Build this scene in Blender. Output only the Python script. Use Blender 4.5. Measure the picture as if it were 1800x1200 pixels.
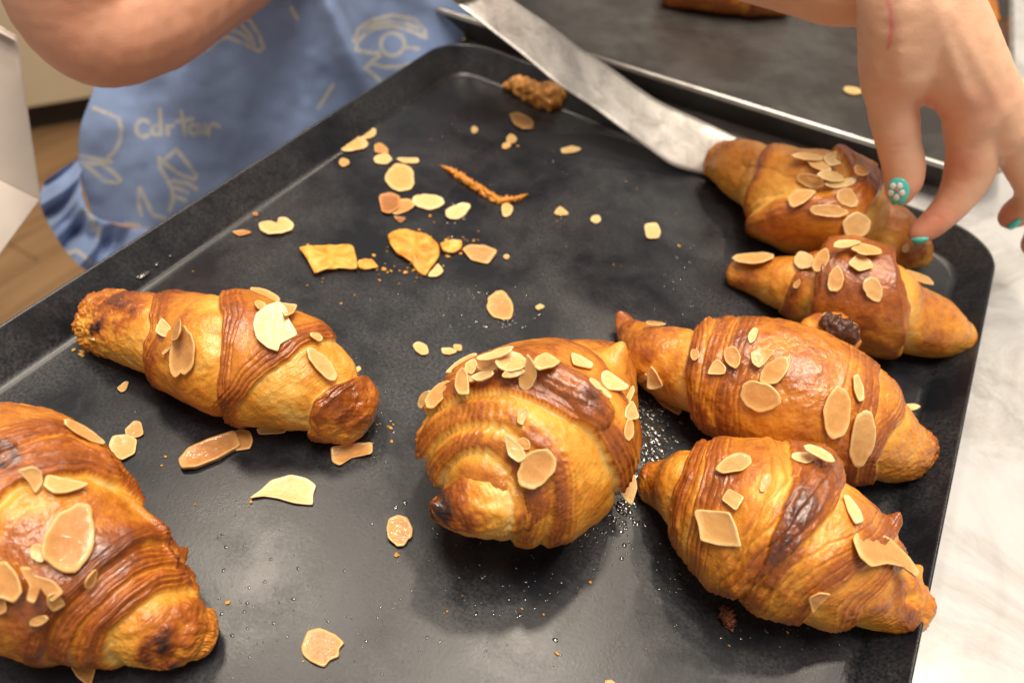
import bpy, math, random
import numpy as np
from mathutils import Vector, Matrix
from mathutils.bvhtree import BVHTree

sc = bpy.context.scene
COL = sc.collection
for o in list(bpy.data.objects):
    bpy.data.objects.remove(o)

# ------------------------------------------------------------------ camera
FPX = 1350.0                      # focal length in pixels of the 1800 px wide photograph
def _solve():
    c = lambda p: np.array([p[0]-900, p[1]-600, FPX], float)
    l1 = np.cross(c((0, 573)), c((790, 68)))
    l3 = np.cross(c((1748, 470)), c((1600, 1200)))
    l2 = np.cross(c((860, 85)), c((1690, 395)))
    d1 = np.cross(l1, l3); d1 /= np.linalg.norm(d1)
    if d1[2] < 0: d1 = -d1
    d2 = np.cross(l2, d1); d2 /= np.linalg.norm(d2)
    if d2[0] < 0: d2 = -d2
    fl = lambda v: np.array([v[0], -v[1], -v[2]])
    X, Y = fl(d2), fl(d1)
    return np.array([X, Y, np.cross(X, Y)])
R = _solve()                      # camera -> world (x along the tray's far edge, y away, z up)
RIM = 0.017
HC = 0.271
def _ray(px, py):
    return R @ np.array([px-900.0, -(py-600.0), -FPX])
_pl = lambda px, py: (lambda r: r*(-HC/r[2]))(_ray(px, py))
CAM = np.array([-_pl(400, 317)[0], -_pl(1250, 231)[1], RIM+HC])   # tray: x=0 left edge, y=0 far edge
def at(px, py, z=0.0):
    r = _ray(px, py)
    return CAM + r*((z-CAM[2])/r[2])
def deep(px, py, d):              # point at camera depth d
    return CAM + _ray(px, py)*(d/FPX)
def proj(P):
    c = (np.asarray(P)-CAM) @ R
    return np.stack([900+c[..., 0]/-c[..., 2]*FPX, 600-c[..., 1]/-c[..., 2]*FPX, -c[..., 2]], -1)
TW = at(1675, 830, RIM)[0]        # tray width
TL = 0.60

cam_d = bpy.data.cameras.new('camera'); cam = bpy.data.objects.new('camera', cam_d); COL.objects.link(cam)
cam_d.sensor_width = 36; cam_d.lens = 36*FPX/1800; cam_d.clip_start = 0.01; cam_d.clip_end = 50
cam.matrix_world = Matrix.Translation(Vector(CAM)) @ Matrix(R.tolist()).to_4x4()
cam_d.dof.use_dof = True
cam_d.dof.focus_distance = float(proj(at(1000, 830, 0.03))[2])
cam_d.dof.aperture_fstop = 7.5
sc.camera = cam

# ------------------------------------------------------------------ light
w = bpy.data.worlds.new('World'); sc.world = w; w.use_nodes = True
bg = w.node_tree.nodes['Background']
bg.inputs[0].default_value = (0.90, 0.80, 0.70, 1); bg.inputs[1].default_value = 0.46
def lamp(name, loc, target, size, power, col=(1, .86, .70)):
    L = bpy.data.lights.new(name, 'AREA'); L.shape = 'DISK'; L.size = size; L.energy = power; L.color = col
    o = bpy.data.objects.new(name, L); COL.objects.link(o); o.location = loc
    o.rotation_euler = (Vector(target)-Vector(loc)).to_track_quat('-Z', 'Y').to_euler()
    return o
mid = (0.25, -0.25, 0)
lamp('ceiling_downlight', (0.09, 0.32, 1.75), mid, 0.13, 8)
lamp('ceiling_downlight', (0.22, -0.06, 1.75), mid, 0.13, 7)
lamp('ceiling_downlight', (0.10, 1.12, 1.75), mid, 0.10, 8)
lamp('ceiling_downlight', (0.95, 0.70, 1.75), mid, 0.12, 7)
lamp('ceiling_downlight', (-0.60, 0.10, 1.75), mid, 0.32, 11)
lamp('overhead_fill', (0.42, -0.40, 1.9), mid, 0.8, 31, (1, .90, .78))  # added broad soft fill above the camera, no real fixture
sc.view_settings.view_transform = 'Standard'; sc.view_settings.look = 'None'
sc.view_settings.exposure = 0.0; sc.view_settings.gamma = 1
sc.cycles.max_bounces = 6

# ------------------------------------------------------------------ helpers
def noise3(P, seed=0):
    P = np.asarray(P, float)+seed*17.31
    i = np.floor(P).astype(np.int64); f = P-i
    u = f*f*f*(f*(f*6-15)+10)
    def g(dx, dy, dz):
        h = ((i[:, 0]+dx)*73856093) ^ ((i[:, 1]+dy)*19349663) ^ ((i[:, 2]+dz)*83492791)
        h = (h ^ (h >> 13))*1274126177 & 0x7fffffff
        h = (h ^ (h >> 11))
        a = (h & 1023)/1023.0*2*np.pi; z = ((h >> 10) & 1023)/511.5-1
        s = np.sqrt(np.maximum(0, 1-z*z))
        return s*np.cos(a)*(f[:, 0]-dx)+s*np.sin(a)*(f[:, 1]-dy)+z*(f[:, 2]-dz)
    x00 = g(0,0,0)*(1-u[:,0])+g(1,0,0)*u[:,0]; x10 = g(0,1,0)*(1-u[:,0])+g(1,1,0)*u[:,0]
    x01 = g(0,0,1)*(1-u[:,0])+g(1,0,1)*u[:,0]; x11 = g(0,1,1)*(1-u[:,0])+g(1,1,1)*u[:,0]
    y0 = x00*(1-u[:,1])+x10*u[:,1]; y1 = x01*(1-u[:,1])+x11*u[:,1]
    return (y0*(1-u[:,2])+y1*u[:,2])*1.6
def fbm(P, scale, octs=3, seed=0):
    P = np.asarray(P)*scale; r = 0; a = 1; t = 0
    for k in range(octs):
        r = r+a*noise3(P, seed+k*3); t += a; a *= .5; P = P*2.03
    return r/t
def sstep(a, b, x):
    t = np.clip((x-a)/(b-a), 0, 1); return t*t*(3-2*t)

def mesh_np(name, V, F, mat=None, parent=None, attrs=None, smooth=True, matidx=None):
    """F: (n,3) or (n,4) array or list of tuples"""
    me = bpy.data.meshes.new(name)
    V = np.asarray(V, np.float32)
    if isinstance(F, np.ndarray):
        n, k = F.shape
        me.vertices.add(len(V)); me.vertices.foreach_set('co', V.ravel())
        me.loops.add(n*k); me.loops.foreach_set('vertex_index', F.astype(np.int32).ravel())
        me.polygons.add(n); me.polygons.foreach_set('loop_start', np.arange(0, n*k, k, dtype=np.int32))
        me.polygons.foreach_set('loop_total', np.full(n, k, np.int32))
        me.update(calc_edges=True)
    else:
        me.from_pydata(V.tolist(), [], [tuple(f) for f in F])
    me.validate()
    me.polygons.foreach_set('use_smooth', np.full(len(me.polygons), smooth))
    for k_, a in (attrs or {}).items():
        a = np.asarray(a, np.float32)
        if a.ndim == 1:
            at_ = me.attributes.new(k_, 'FLOAT', 'POINT'); at_.data.foreach_set('value', a)
        else:
            at_ = me.attributes.new(k_, 'FLOAT_VECTOR', 'POINT'); at_.data.foreach_set('vector', a.ravel())
    if mat: me.materials.append(mat)
    o = bpy.data.objects.new(name, me); COL.objects.link(o)
    if parent: o.parent = parent; o.matrix_parent_inverse = parent.matrix_world.inverted()
    return o
def tag(o, label=None, cat=None, group=None, kind=None):
    if label: o['label'] = label
    if cat: o['category'] = cat
    if group: o['group'] = group
    if kind: o['kind'] = kind
    return o
def empty(name, loc, label, cat, group=None):
    o = bpy.data.objects.new(name, None); COL.objects.link(o); o.location = loc
    o.empty_display_size = .02
    o.matrix_world = Matrix.Translation(Vector(loc))
    return tag(o, label, cat, group)
def grid_faces(n, m, wrap=False):
    i = np.arange(n-1)[:, None]; j = np.arange(m if wrap else m-1)[None]
    j2 = (j+1) % m
    return np.stack([i*m+j, i*m+j2, (i+1)*m+j2, (i+1)*m+j], -1).reshape(-1, 4)

# ------------------------------------------------------------------ materials
def mat(name):
    m = bpy.data.materials.new(name); m.use_nodes = True
    nt = m.node_tree; b = nt.nodes['Principled BSDF']
    return m, nt, b
def N(nt, t, **kw):
    n = nt.nodes.new(t)
    for k, v in kw.items():
        if k.startswith('i_'):
            key = k[2:]; key = int(key) if key.isdigit() else key.replace('_', ' ')
            n.inputs[key].default_value = v
        else: setattr(n, k, v)
    return n
def lk(nt, a, b): nt.links.new(a, b)
def ramp(nt, stops, fac=None, interp='LINEAR'):
    r = nt.nodes.new('ShaderNodeValToRGB'); cr = r.color_ramp; cr.interpolation = interp
    while len(cr.elements) > 1: cr.elements.remove(cr.elements[-1])
    for i, (p, c) in enumerate(stops):
        e = cr.elements[0] if i == 0 else cr.elements.new(p)
        e.position = p; e.color = (*c, 1) if len(c) == 3 else c
    if fac is not None: lk(nt, fac, r.inputs[0])
    return r
def math_(nt, op, a, b=None, clamp=False):
    n = nt.nodes.new('ShaderNodeMath'); n.operation = op; n.use_clamp = clamp
    for k, v in enumerate((a, b)):
        if v is None: continue
        if isinstance(v, (int, float)): n.inputs[k].default_value = v
        else: lk(nt, v, n.inputs[k])
    return n.outputs[0]
def noise_n(nt, scale, detail=4, rough=.55, coord=None, dist=0):
    n = N(nt, 'ShaderNodeTexNoise', i_Scale=scale, i_Detail=detail, i_Roughness=rough, i_Distortion=dist)
    if coord is not None: lk(nt, coord, n.inputs['Vector'])
    return n
def attr(nt, name):
    return N(nt, 'ShaderNodeAttribute', attribute_name=name)
def obj_co(nt): return nt.nodes.new('ShaderNodeTexCoord').outputs['Object']
def bump(nt, b, h, strength, dist, prev=None):
    n = N(nt, 'ShaderNodeBump', i_Strength=strength, i_Distance=dist); lk(nt, h, n.inputs['Height'])
    if prev is not None: lk(nt, prev, n.inputs['Normal'])
    lk(nt, n.outputs[0], b.inputs['Normal']); return n.outputs[0]

def pastry_material():
    m, nt, b = mat('baked_pastry'); co = obj_co(nt)
    bake = attr(nt, 'bake').outputs['Fac']; gl = attr(nt, 'glaze').outputs['Fac']
    n1 = noise_n(nt, 260, 5, .6, co); n2 = noise_n(nt, 900, 3, .6, co)
    v = math_(nt, 'ADD', bake, math_(nt, 'MULTIPLY', math_(nt, 'SUBTRACT', n1.outputs[0], .5), .26))
    v = math_(nt, 'ADD', v, math_(nt, 'MULTIPLY', math_(nt, 'SUBTRACT', n2.outputs[0], .5), .16))
    r = ramp(nt, [(0, (.82, .55, .20)), (.16, (.79, .45, .095)), (.32, (.73, .335, .042)), (.48, (.60, .22, .022)),
                  (.64, (.37, .098, .012)), (.82, (.145, .034, .008)), (1, (.022, .010, .007))], v)
    lk(nt, r.outputs[0], b.inputs['Base Color'])
    g = math_(nt, 'SUBTRACT', .46, math_(nt, 'MULTIPLY', gl, .36), True)
    lk(nt, g, b.inputs['Roughness'])
    b.inputs['Specular IOR Level'].default_value = .45
    b.inputs['Subsurface Weight'].default_value = .18
    b.inputs['Subsurface Radius'].default_value = (1, .45, .15); b.inputs['Subsurface Scale'].default_value = .0035
    lk(nt, math_(nt, 'MULTIPLY', gl, .9), b.inputs['Coat Weight']); b.inputs['Coat Roughness'].default_value = .08
    f1 = noise_n(nt, 420, 4, .65, co); f2 = noise_n(nt, 1300, 2, .6, co)
    h = math_(nt, 'ADD', f1.outputs[0], math_(nt, 'MULTIPLY', f2.outputs[0], .35))
    bn = bump(nt, b, h, .55, .0009)
    # coat has its own sugar-bubble relief, so highlights break into sparkles
    vo = N(nt, 'ShaderNodeTexVoronoi', i_Scale=420); lk(nt, co, vo.inputs['Vector'])
    cb = N(nt, 'ShaderNodeBump', i_Strength=.5, i_Distance=.0009)
    lk(nt, math_(nt, 'ADD', vo.outputs['Distance'], f1.outputs[0]), cb.inputs['Height'])
    lk(nt, cb.outputs[0], b.inputs['Coat Normal'])
    return m
M_pastry = pastry_material()

def almond_material():
    m, nt, b = mat('toasted_almond'); co = obj_co(nt)
    rim = attr(nt, 'rim').outputs['Fac']; tone = attr(nt, 'tone').outputs['Fac']
    n1 = noise_n(nt, 300, 4, .6, co); n2 = noise_n(nt, 1500, 2, .5, co)
    v = math_(nt, 'ADD', tone, math_(nt, 'MULTIPLY', math_(nt, 'SUBTRACT', n1.outputs[0], .5), .30))
    v = math_(nt, 'SUBTRACT', v, math_(nt, 'MULTIPLY', rim, .26))
    v = math_(nt, 'ADD', v, math_(nt, 'MULTIPLY', math_(nt, 'SUBTRACT', n2.outputs[0], .5), .10))
    r = ramp(nt, [(0, (.84, .64, .34)), (.25, (.76, .48, .19)), (.45, (.66, .34, .105)), (.72, (.42, .165, .045)), (1, (.16, .05, .02))], v)
    lk(nt, r.outputs[0], b.inputs['Base Color'])
    b.inputs['Roughness'].default_value = .42
    b.inputs['Subsurface Weight'].default_value = .25
    b.inputs['Subsurface Radius'].default_value = (1, .6, .3); b.inputs['Subsurface Scale'].default_value = .002
    gl = attr(nt, 'glaze').outputs['Fac']
    lk(nt, gl, b.inputs['Coat Weight']); b.inputs['Coat Roughness'].default_value = .08
    bump(nt, b, n1.outputs[0], .5, .0006)
    cb = N(nt, 'ShaderNodeBump', i_Strength=.6, i_Distance=.001); lk(nt, noise_n(nt, 350, 2, .5, co).outputs[0], cb.inputs['Height'])
    lk(nt, cb.outputs[0], b.inputs['Coat Normal'])
    return m
M_almond = almond_material()

def simple(name, col, rough=.5, metal=0, spec=.5, bump_s=0, bump_d=0, bs=50, var=0.0):
    m, nt, b = mat(name); co = obj_co(nt)
    n = noise_n(nt, bs, 4, .6, co)
    c2 = tuple(max(0, c*(1-var)) for c in col); c3 = tuple(min(1, c*(1+var)) for c in col)
    r = ramp(nt, [(.3, c2), (.7, c3)], n.outputs[0]); lk(nt, r.outputs[0], b.inputs['Base Color'])
    b.inputs['Roughness'].default_value = rough; b.inputs['Metallic'].default_value = metal
    b.inputs['Specular IOR Level'].default_value = spec
    if bump_s: bump(nt, b, n.outputs[0], bump_s, bump_d)
    return m
M_choc = simple('chocolate_filling', (.075, .026, .016), .25, 0, .5, .8, .002, 300, .4)
M_caramel = simple('burnt_caramel', (.66, .30, .07), .3, 0, .5, .9, .003, 140, .55)

def tray_material(name, base, film, lo, hi, sc_=1.0, steel=0.0):
    m, nt, b = mat(name); co = obj_co(nt)
    big = noise_n(nt, 9*sc_, 5, .6, co, .4); midn = noise_n(nt, 34*sc_, 6, .66, co, .3); fine = noise_n(nt, 700, 3, .7, co)
    film_m = ramp(nt, [(.44, (0, 0, 0)), (.585, (1, 1, 1))], math_(nt, 'ADD', math_(nt, 'MULTIPLY', big.outputs[0], .62), math_(nt, 'MULTIPLY', midn.outputs[0], .40)))
    speck = ramp(nt, [(.38, (.10, .10, .10)), (.66, (1, 1, 1))], fine.outputs[0])
    # wipe marks and stains with shapes of their own: dark rings where grease dried
    vo = N(nt, 'ShaderNodeTexVoronoi', i_Scale=11.0*sc_, i_Randomness=1.0); 
    wv = N(nt, 'ShaderNodeVectorMath', operation='ADD'); lk(nt, co, wv.inputs[0])
    sm = N(nt, 'ShaderNodeVectorMath', operation='SCALE'); sm.inputs['Scale'].default_value = .022
    lk(nt, midn.outputs['Color'], sm.inputs[0]); lk(nt, sm.outputs[0], wv.inputs[1]); lk(nt, wv.outputs[0], vo.inputs['Vector'])
    spots = ramp(nt, [(.09, (0, 0, 0)), (.13, (1, 1, 1))], vo.outputs['Distance'])
    fm = math_(nt, 'MULTIPLY', math_(nt, 'MULTIPLY', film_m.outputs[0], speck.outputs[0]), math_(nt, 'ADD', math_(nt, 'MULTIPLY', spots.outputs[0], .75), .25))
    mx = N(nt, 'ShaderNodeMix', data_type='RGBA'); mx.inputs[6].default_value = (*base, 1); mx.inputs[7].default_value = (*film, 1)
    lk(nt, fm, mx.inputs[0]); lk(nt, mx.outputs[2], b.inputs['Base Color'])
    rr = math_(nt, 'ADD', lo, math_(nt, 'MULTIPLY', fm, hi-lo))
    rr = math_(nt, 'ADD', rr, math_(nt, 'MULTIPLY', midn.outputs[0], .10))
    lk(nt, rr, b.inputs['Roughness'])
    b.inputs['Specular IOR Level'].default_value = .5; b.inputs['Metallic'].default_value = steel
    # thin hairline scratches
    h = math_(nt, 'ADD', math_(nt, 'MULTIPLY', fine.outputs[0], .6), midn.outputs[0])
    bump(nt, b, h, .10, .0006)
    return m
M_tray = tray_material('black_coated_tray', (.0065, .0085, .0125), (.050, .051, .054), .23, .40)
M_steel_tray = tray_material('worn_steel_tray', (.050, .045, .040), (.13, .125, .12), .26, .42, 1.0, .45)

def steel_material():
    m, nt, b = mat('worn_stainless_steel'); co = obj_co(nt)
    n = noise_n(nt, 60, 6, .7, co, .5); n2 = noise_n(nt, 300, 4, .7, co)
    r = ramp(nt, [(.32, (.40, .39, .37)), (.6, (.64, .625, .60))], n.outputs[0]); lk(nt, r.outputs[0], b.inputs['Base Color'])
    b.inputs['Metallic'].default_value = .75
    lk(nt, math_(nt, 'ADD', .30, math_(nt, 'MULTIPLY', n2.outputs[0], .35)), b.inputs['Roughness'])
    bump(nt, b, n2.outputs[0], .3, .0006)
    return m
M_steel = steel_material()
def marble_material():
    m, nt, b = mat('white_marble'); co = obj_co(nt)
    n = noise_n(nt, 3.2, 8, .62, co, 1.6); n2 = noise_n(nt, 9, 7, .7, co, .8)
    vein = math_(nt, 'ABSOLUTE', math_(nt, 'SUBTRACT', n.outputs[0], .5))
    r = ramp(nt, [(0, (.40, .39, .38)), (.03, (.47, .465, .46)), (.09, (.53, .525, .52))], vein)
    r2 = ramp(nt, [(.36, (.66, .64, .61)), (.5, (1, 1, 1))], n2.outputs[0])
    mx = N(nt, 'ShaderNodeMix', data_type='RGBA', blend_type='MULTIPLY'); mx.inputs[0].default_value = .8
    lk(nt, r.outputs[0], mx.inputs[6]); lk(nt, r2.outputs[0], mx.inputs[7]); lk(nt, mx.outputs[2], b.inputs['Base Color'])
    b.inputs['Roughness'].default_value = .22
    return m
M_marble = marble_material()

# ------------------------------------------------------------------ counter, floor, cabinet
def slab(name, x0, x1, y0, y1, z0, z1, material, parent=None, bev=.003, smooth=False):
    import bmesh
    bm = bmesh.new(); bmesh.ops.create_cube(bm, size=1)
    for v in bm.verts:
        v.co = Vector((x0 if v.co.x < 0 else x1, y0 if v.co.y < 0 else y1, z0 if v.co.z < 0 else z1))
    if bev: bmesh.ops.bevel(bm, geom=bm.edges[:], offset=bev, segments=2, affect='EDGES')
    me = bpy.data.meshes.new(name); bm.to_mesh(me); bm.free(); me.materials.append(material)
    o = bpy.data.objects.new(name, me); COL.objects.link(o)
    if parent: o.parent = parent; o.matrix_parent_inverse = parent.matrix_world.inverted()
    return o
ZC = -0.002                      # counter top
counter = slab('kitchen_counter', -.014, 1.5, -1.2, 1.1, ZC-.04, ZC, M_marble)
tag(counter, 'white marble counter with grey veins under both trays', 'counter')
m_cab = simple('cream_cabinet_paint', (.62, .53, .38), .5, 0, .4, 0, 0, 5, .05)
m_dark = simple('dark_recess', (.03, .022, .018), .7)
cbase = slab('counter_base', .05, 1.45, -1.15, 1.05, -.90, ZC-.041, m_cab); tag(cbase, 'cream painted base standing under the marble counter', 'counter base')

def wood_material():
    m, nt, b = mat('oak_floor'); co = obj_co(nt)
    mp = N(nt, 'ShaderNodeMapping'); mp.inputs['Scale'].default_value = (18, 1.6, 1); lk(nt, co, mp.inputs[0])
    n = noise_n(nt, 2.2, 6, .6, mp.outputs[0], .6)
    n2 = noise_n(nt, 1.1, 2, .5, co)
    v = math_(nt, 'ADD', math_(nt, 'MULTIPLY', n.outputs[0], .7), math_(nt, 'MULTIPLY', n2.outputs[0], .3))
    r = ramp(nt, [(.3, (.24, .135, .062)), (.7, (.44, .27, .135))], v); lk(nt, r.outputs[0], b.inputs['Base Color'])
    b.inputs['Roughness'].default_value = .4
    return m
M_wood = wood_material()
floor = slab('floor', -2.2, 1.8, -1.4, 3.2, -.93, -.915, m_dark, bev=0); tag(floor, kind='structure')
rng = random.Random(3)
fx = -2.2; k = 0
while fx < .1:
    y = -1.4-rng.random()*.8
    while y < 3.2:
        L = 1.1+rng.random()*.5
        y1 = min(y+L, 3.2)
        if y1 > -1.2:
            p = slab('plank', fx+.0012, fx+.1188, max(y, -1.4)+.001, y1-.001, -.9145, -.900-rng.random()*.0006, M_wood, floor, .0015)
        y = y1
    fx += .12; k += 1

# far kitchen cabinet standing on the floor at the left
yb = 1.0


# ------------------------------------------------------------------ baking trays
def rrect(x0, x1, y0, y1, r, n=14):
    pts = []
    for cx, cy, a0 in ((x1-r, y1-r, 0), (x0+r, y1-r, 90), (x0+r, y0+r, 180), (x1-r, y0+r, 270)):
        for i in range(n+1):
            a = math.radians(a0+90*i/n); pts.append((cx+r*math.cos(a), cy+r*math.sin(a)))
    # subdivide straight runs
    out = []
    for i, p in enumerate(pts):
        q = pts[(i+1) % len(pts)]; out.append(p)
        d = math.dist(p, q)
        if d > .03:
            m = int(d/.01)
            for k in range(1, m): out.append((p[0]+(q[0]-p[0])*k/m, p[1]+(q[1]-p[1])*k/m))
    return np.array(out)
def tray_mesh(name, W, L, H, slope, rc, lip, mat_, parent):
    # profile: (inset from the rim, z) outer underside -> lip -> inner wall -> floor, then the sheet's underside
    prof = [(slope+.004, -.0012), (slope-.001, -.0008), (slope-.004, .002)]
    prof += [(.0006, H-.003), (-.0004, H-.0028), (-.0008, H-.0018), (-.0008, H-.0007), (-.0003, H), (.0004, H+.0001), (.0010, H-.0006), (.0018, H-.0024)]
    fr = .006
    for i in range(8):           # fillet between wall and floor
        a = math.radians(68*(1-i/7))
        prof.append((slope+fr*.6-fr*math.sin(a), fr*(1-math.cos(a))*1.0))
    prof.append((slope+.012, 0.0))
    rings = []
    base = rrect(0, W, -L, 0, rc)
    n = len(base)
    nrm = np.roll(base, -1, 0)-np.roll(base, 1, 0); nrm = np.stack([-nrm[:, 1], nrm[:, 0]], 1); nrm /= np.linalg.norm(nrm, axis=1)[:, None]
    V = []
    for ins, z in prof:
        p = base+nrm*ins if ins < rc*.9 else base+nrm*ins
        V.append(np.c_[p, np.full(n, z)])
    V = np.concatenate(V); F = grid_faces(len(prof), n, True)
    F = F[:, ::-1]
    me = bpy.data.meshes.new(name)
    faces = [tuple(f) for f in F.tolist()]
    k0 = len(V); o1 = (len(prof)-1)*n
    V = np.concatenate([V, [[W/2, -L/2, 0], [W/2, -L/2, -.0012]]])
    faces += [(o1+(j+1) % n, o1+j, k0) for j in range(n)]+[(j, (j+1) % n, k0+1) for j in range(n)]
    me.from_pydata(V.tolist(), [], faces); me.validate()
    for p in me.polygons: p.use_smooth = not (k0 in p.vertices or k0+1 in p.vertices)
    me.materials.append(mat_)
    o = bpy.data.objects.new(name, me); COL.objects.link(o)
    if parent: o.parent = parent
    return o
t1 = tray_mesh('baking_tray', TW, TL, RIM, .0145, .034, .002, M_tray, None)
tag(t1, 'black coated baking tray holding the nearest croissants and loose almonds', 'baking tray')
t2 = tray_mesh('baking_tray', .46, .62, .026, .020, .040, .002, M_steel_tray, None)
a, b_ = at(1040, 97, .024), at(1700, 300, .024)
ang2 = math.atan2(b_[1]-a[1], b_[0]-a[0])
cr_ = at(1776, 330, .024)        # near right corner
T2 = Matrix.Translation(Vector((cr_[0], cr_[1], 0))) @ Matrix.Rotation(ang2, 4, 'Z') @ Matrix.Translation(Vector((-.46, .62, 0)))
t2.matrix_world = T2
rp_ = rrect(-.0005, .4605, -.6205, .0005, .0405); nR = len(rp_); tR = np.roll(rp_, -1, 0)-np.roll(rp_, 1, 0); tR = np.stack([tR[:, 1], -tR[:, 0]], 1); tR /= np.linalg.norm(tR, axis=1)[:, None]
Vr = np.concatenate([np.c_[rp_+tR*.0022*math.cos(a), np.full(nR, .0252+.0022*math.sin(a))] for a in np.linspace(0, 2*math.pi, 12, endpoint=False)])
Fr = grid_faces(13, nR, True); Fr = Fr % (12*nR)
rim_ = mesh_np('rolled_rim', Vr, Fr, simple('dull_rim_steel', (.42, .41, .39), .38, .8, .5, .3, .0006, 120, .25)); rim_.parent = t2
tag(t2, 'worn grey steel baking tray behind the black tray', 'baking tray')

# ------------------------------------------------------------------ croissants
def catmull(P, n, kd=3):
    P = np.asarray(P, float)
    d = np.r_[0, np.cumsum(np.maximum(1e-6, np.linalg.norm(np.diff(P[:, :kd], axis=0), axis=1)))]
    t = np.linspace(0, d[-1], n)
    out = np.empty((n, P.shape[1]))
    # monotone-ish cubic hermite
    h = np.diff(d); m = np.diff(P, axis=0)/h[:, None]
    T = np.empty_like(P); T[0] = m[0]; T[-1] = m[-1]
    for i in range(1, len(P)-1):
        T[i] = (m[i-1]*h[i]+m[i]*h[i-1])/(h[i-1]+h[i])
    k = np.clip(np.searchsorted(d, t, 'right')-1, 0, len(d)-2)
    s = ((t-d[k])/h[k])[:, None]; hh = h[k][:, None]
    out = (2*s**3-3*s**2+1)*P[k]+(s**3-2*s**2+s)*hh*T[k]+(-2*s**3+3*s**2)*P[k+1]+(s**3-s**2)*hh*T[k+1]
    return out, t
BVH = {}
def croissant(key, label, st, seams, spots, seed, NU=470, NV=300, base_bake=.40, zk=.90, flat=.93,
              wrinkle=1.0, z0=0.0, glaze0=.35, horns=(), tipn=1.0, ridges=(), root=None, crinkle=0.0, name='pastry_body', crk=(1, 1), lift=0.0):
    P = []
    for px, py, hw in st:
        z = .03
        for _ in range(6):
            q = at(px, py, z0+z); r = hw*proj(q)[2]/FPX; z = r*zk+lift
        P.append([*q, r])
    C, t = catmull(P, NU, 4)
    A, r = C[:, :3], np.maximum(C[:, 3], .002)
    L = t[-1]
    r0, r1 = r[0]*1.0, r[-1]*1.0
    # round caps beyond the first and last station
    capn = 40
    T = np.gradient(A, axis=0); T /= np.linalg.norm(T, axis=1)[:, None]
    def cap(a, tv, rad, sgn):
        th = np.linspace(math.pi/2*.98, 0, capn, endpoint=False)
        return np.array([a+sgn*tv*rad*.8*math.sin(x) for x in th]), rad*np.cos(th)
    ca, cr1 = cap(A[0], T[0], r0, -1); cb, cr2 = cap(A[-1], T[-1], r1, 1)
    A = np.concatenate([ca, A, cb[::-1]]); r = np.concatenate([cr1, r, cr2[::-1]])
    tt = np.r_[-(np.linspace(r0*.8, 0, capn, endpoint=False)), t, L+np.linspace(0, r1*.8, capn+1)[1:]]
    n = len(A)
    T = np.gradient(A, axis=0); T /= np.linalg.norm(T, axis=1)[:, None]
    ker = np.ones(9)/9
    T = np.stack([np.convolve(np.pad(T[:, k], 4, mode='edge'), ker, 'valid') for k in range(3)], 1); T /= np.linalg.norm(T, axis=1)[:, None]
    S = np.cross(T, [0, 0, 1.]); S /= np.linalg.norm(S, axis=1)[:, None]; U = np.cross(S, T)
    v = np.linspace(0, 2*np.pi, NV, endpoint=False)          # 0 = side, pi/2 = up
    cs, sn = np.cos(v), np.sin(v)
    ssn = np.where(sn < 0, sn*.92, sn*flat/.93)
    D = S[:, None, :]*cs[None, :, None]+U[:, None, :]*ssn[None, :, None]
    pos = A[:, None, :]+D*r[:, None, None]
    flatP = pos.reshape(-1, 3)
    ND = D/np.linalg.norm(D, axis=2)[..., None]
    pj = proj(flatP).reshape(n, NV, 3)
    facing = ((CAM-pos)*ND).sum(-1) > 0
    def uv_of(px, py):
        d = (pj[..., 0]-px)**2+(pj[..., 1]-py)**2; d = np.where(facing, d, 1e9)
        i = int(np.argmin(d)); return i//NV, i % NV
    tcoord = tt[:, None]+0*v[None]
    h = np.zeros((n, NV)); bake = np.full((n, NV), base_bake+.03); glz = np.full((n, NV), glaze0)
    warp = fbm(flatP, 60, 3, seed).reshape(n, NV); warp2 = fbm(flatP, 190, 2, seed+5).reshape(n, NV)
    big = fbm(flatP, 38, 3, seed+9).reshape(n, NV); med = fbm(flatP, 170, 3, seed+11).reshape(n, NV); fine = fbm(flatP, 520, 2, seed+13).reshape(n, NV)
    wr = 1-np.abs(fbm(flatP*[1, 1, 1], 130, 3, seed+21).reshape(n, NV))*2.2
    prevmask = np.zeros((n, NV))
    for sm in seams:
        pts, side, tk = sm[0], sm[1], sm[2]
        lam = sm[3] if len(sm) > 3 else .006      # width of the laminated edge
        pal = (sm[4] if len(sm) > 4 else .30)*.75
        if sm[0][0] == 'ring':
            (cx_, cy_), rp_ = sm[0][1], np.array(sm[0][2], float)
            th0 = np.arctan2(rp_[:, 1]-cy_, rp_[:, 0]-cx_); rd0 = np.hypot(rp_[:, 0]-cx_, rp_[:, 1]-cy_); o_ = np.argsort(th0)
            th_ = np.arctan2(pj[..., 1]-cy_, pj[..., 0]-cx_)
            g_ = np.linspace(-np.pi, np.pi, 181); rg = np.interp(g_, th0[o_], rd0[o_], period=2*np.pi); k9 = np.hanning(13); k9 /= k9.sum()
            rg = np.convolve(np.r_[rg[-7:-1], rg, rg[1:7]], k9, 'valid')
            d = (np.hypot(pj[..., 0]-cx_, pj[..., 1]-cy_)-np.interp(th_, g_, rg))*pj[..., 2]/FPX*1.15+warp*.0018
            return_ring = True
        else: return_ring = False
        uv = [] if return_ring else sorted(((uv_of(*p)[1]/NV*2*np.pi, tt[uv_of(*p)[0]]) for p in pts))
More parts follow.
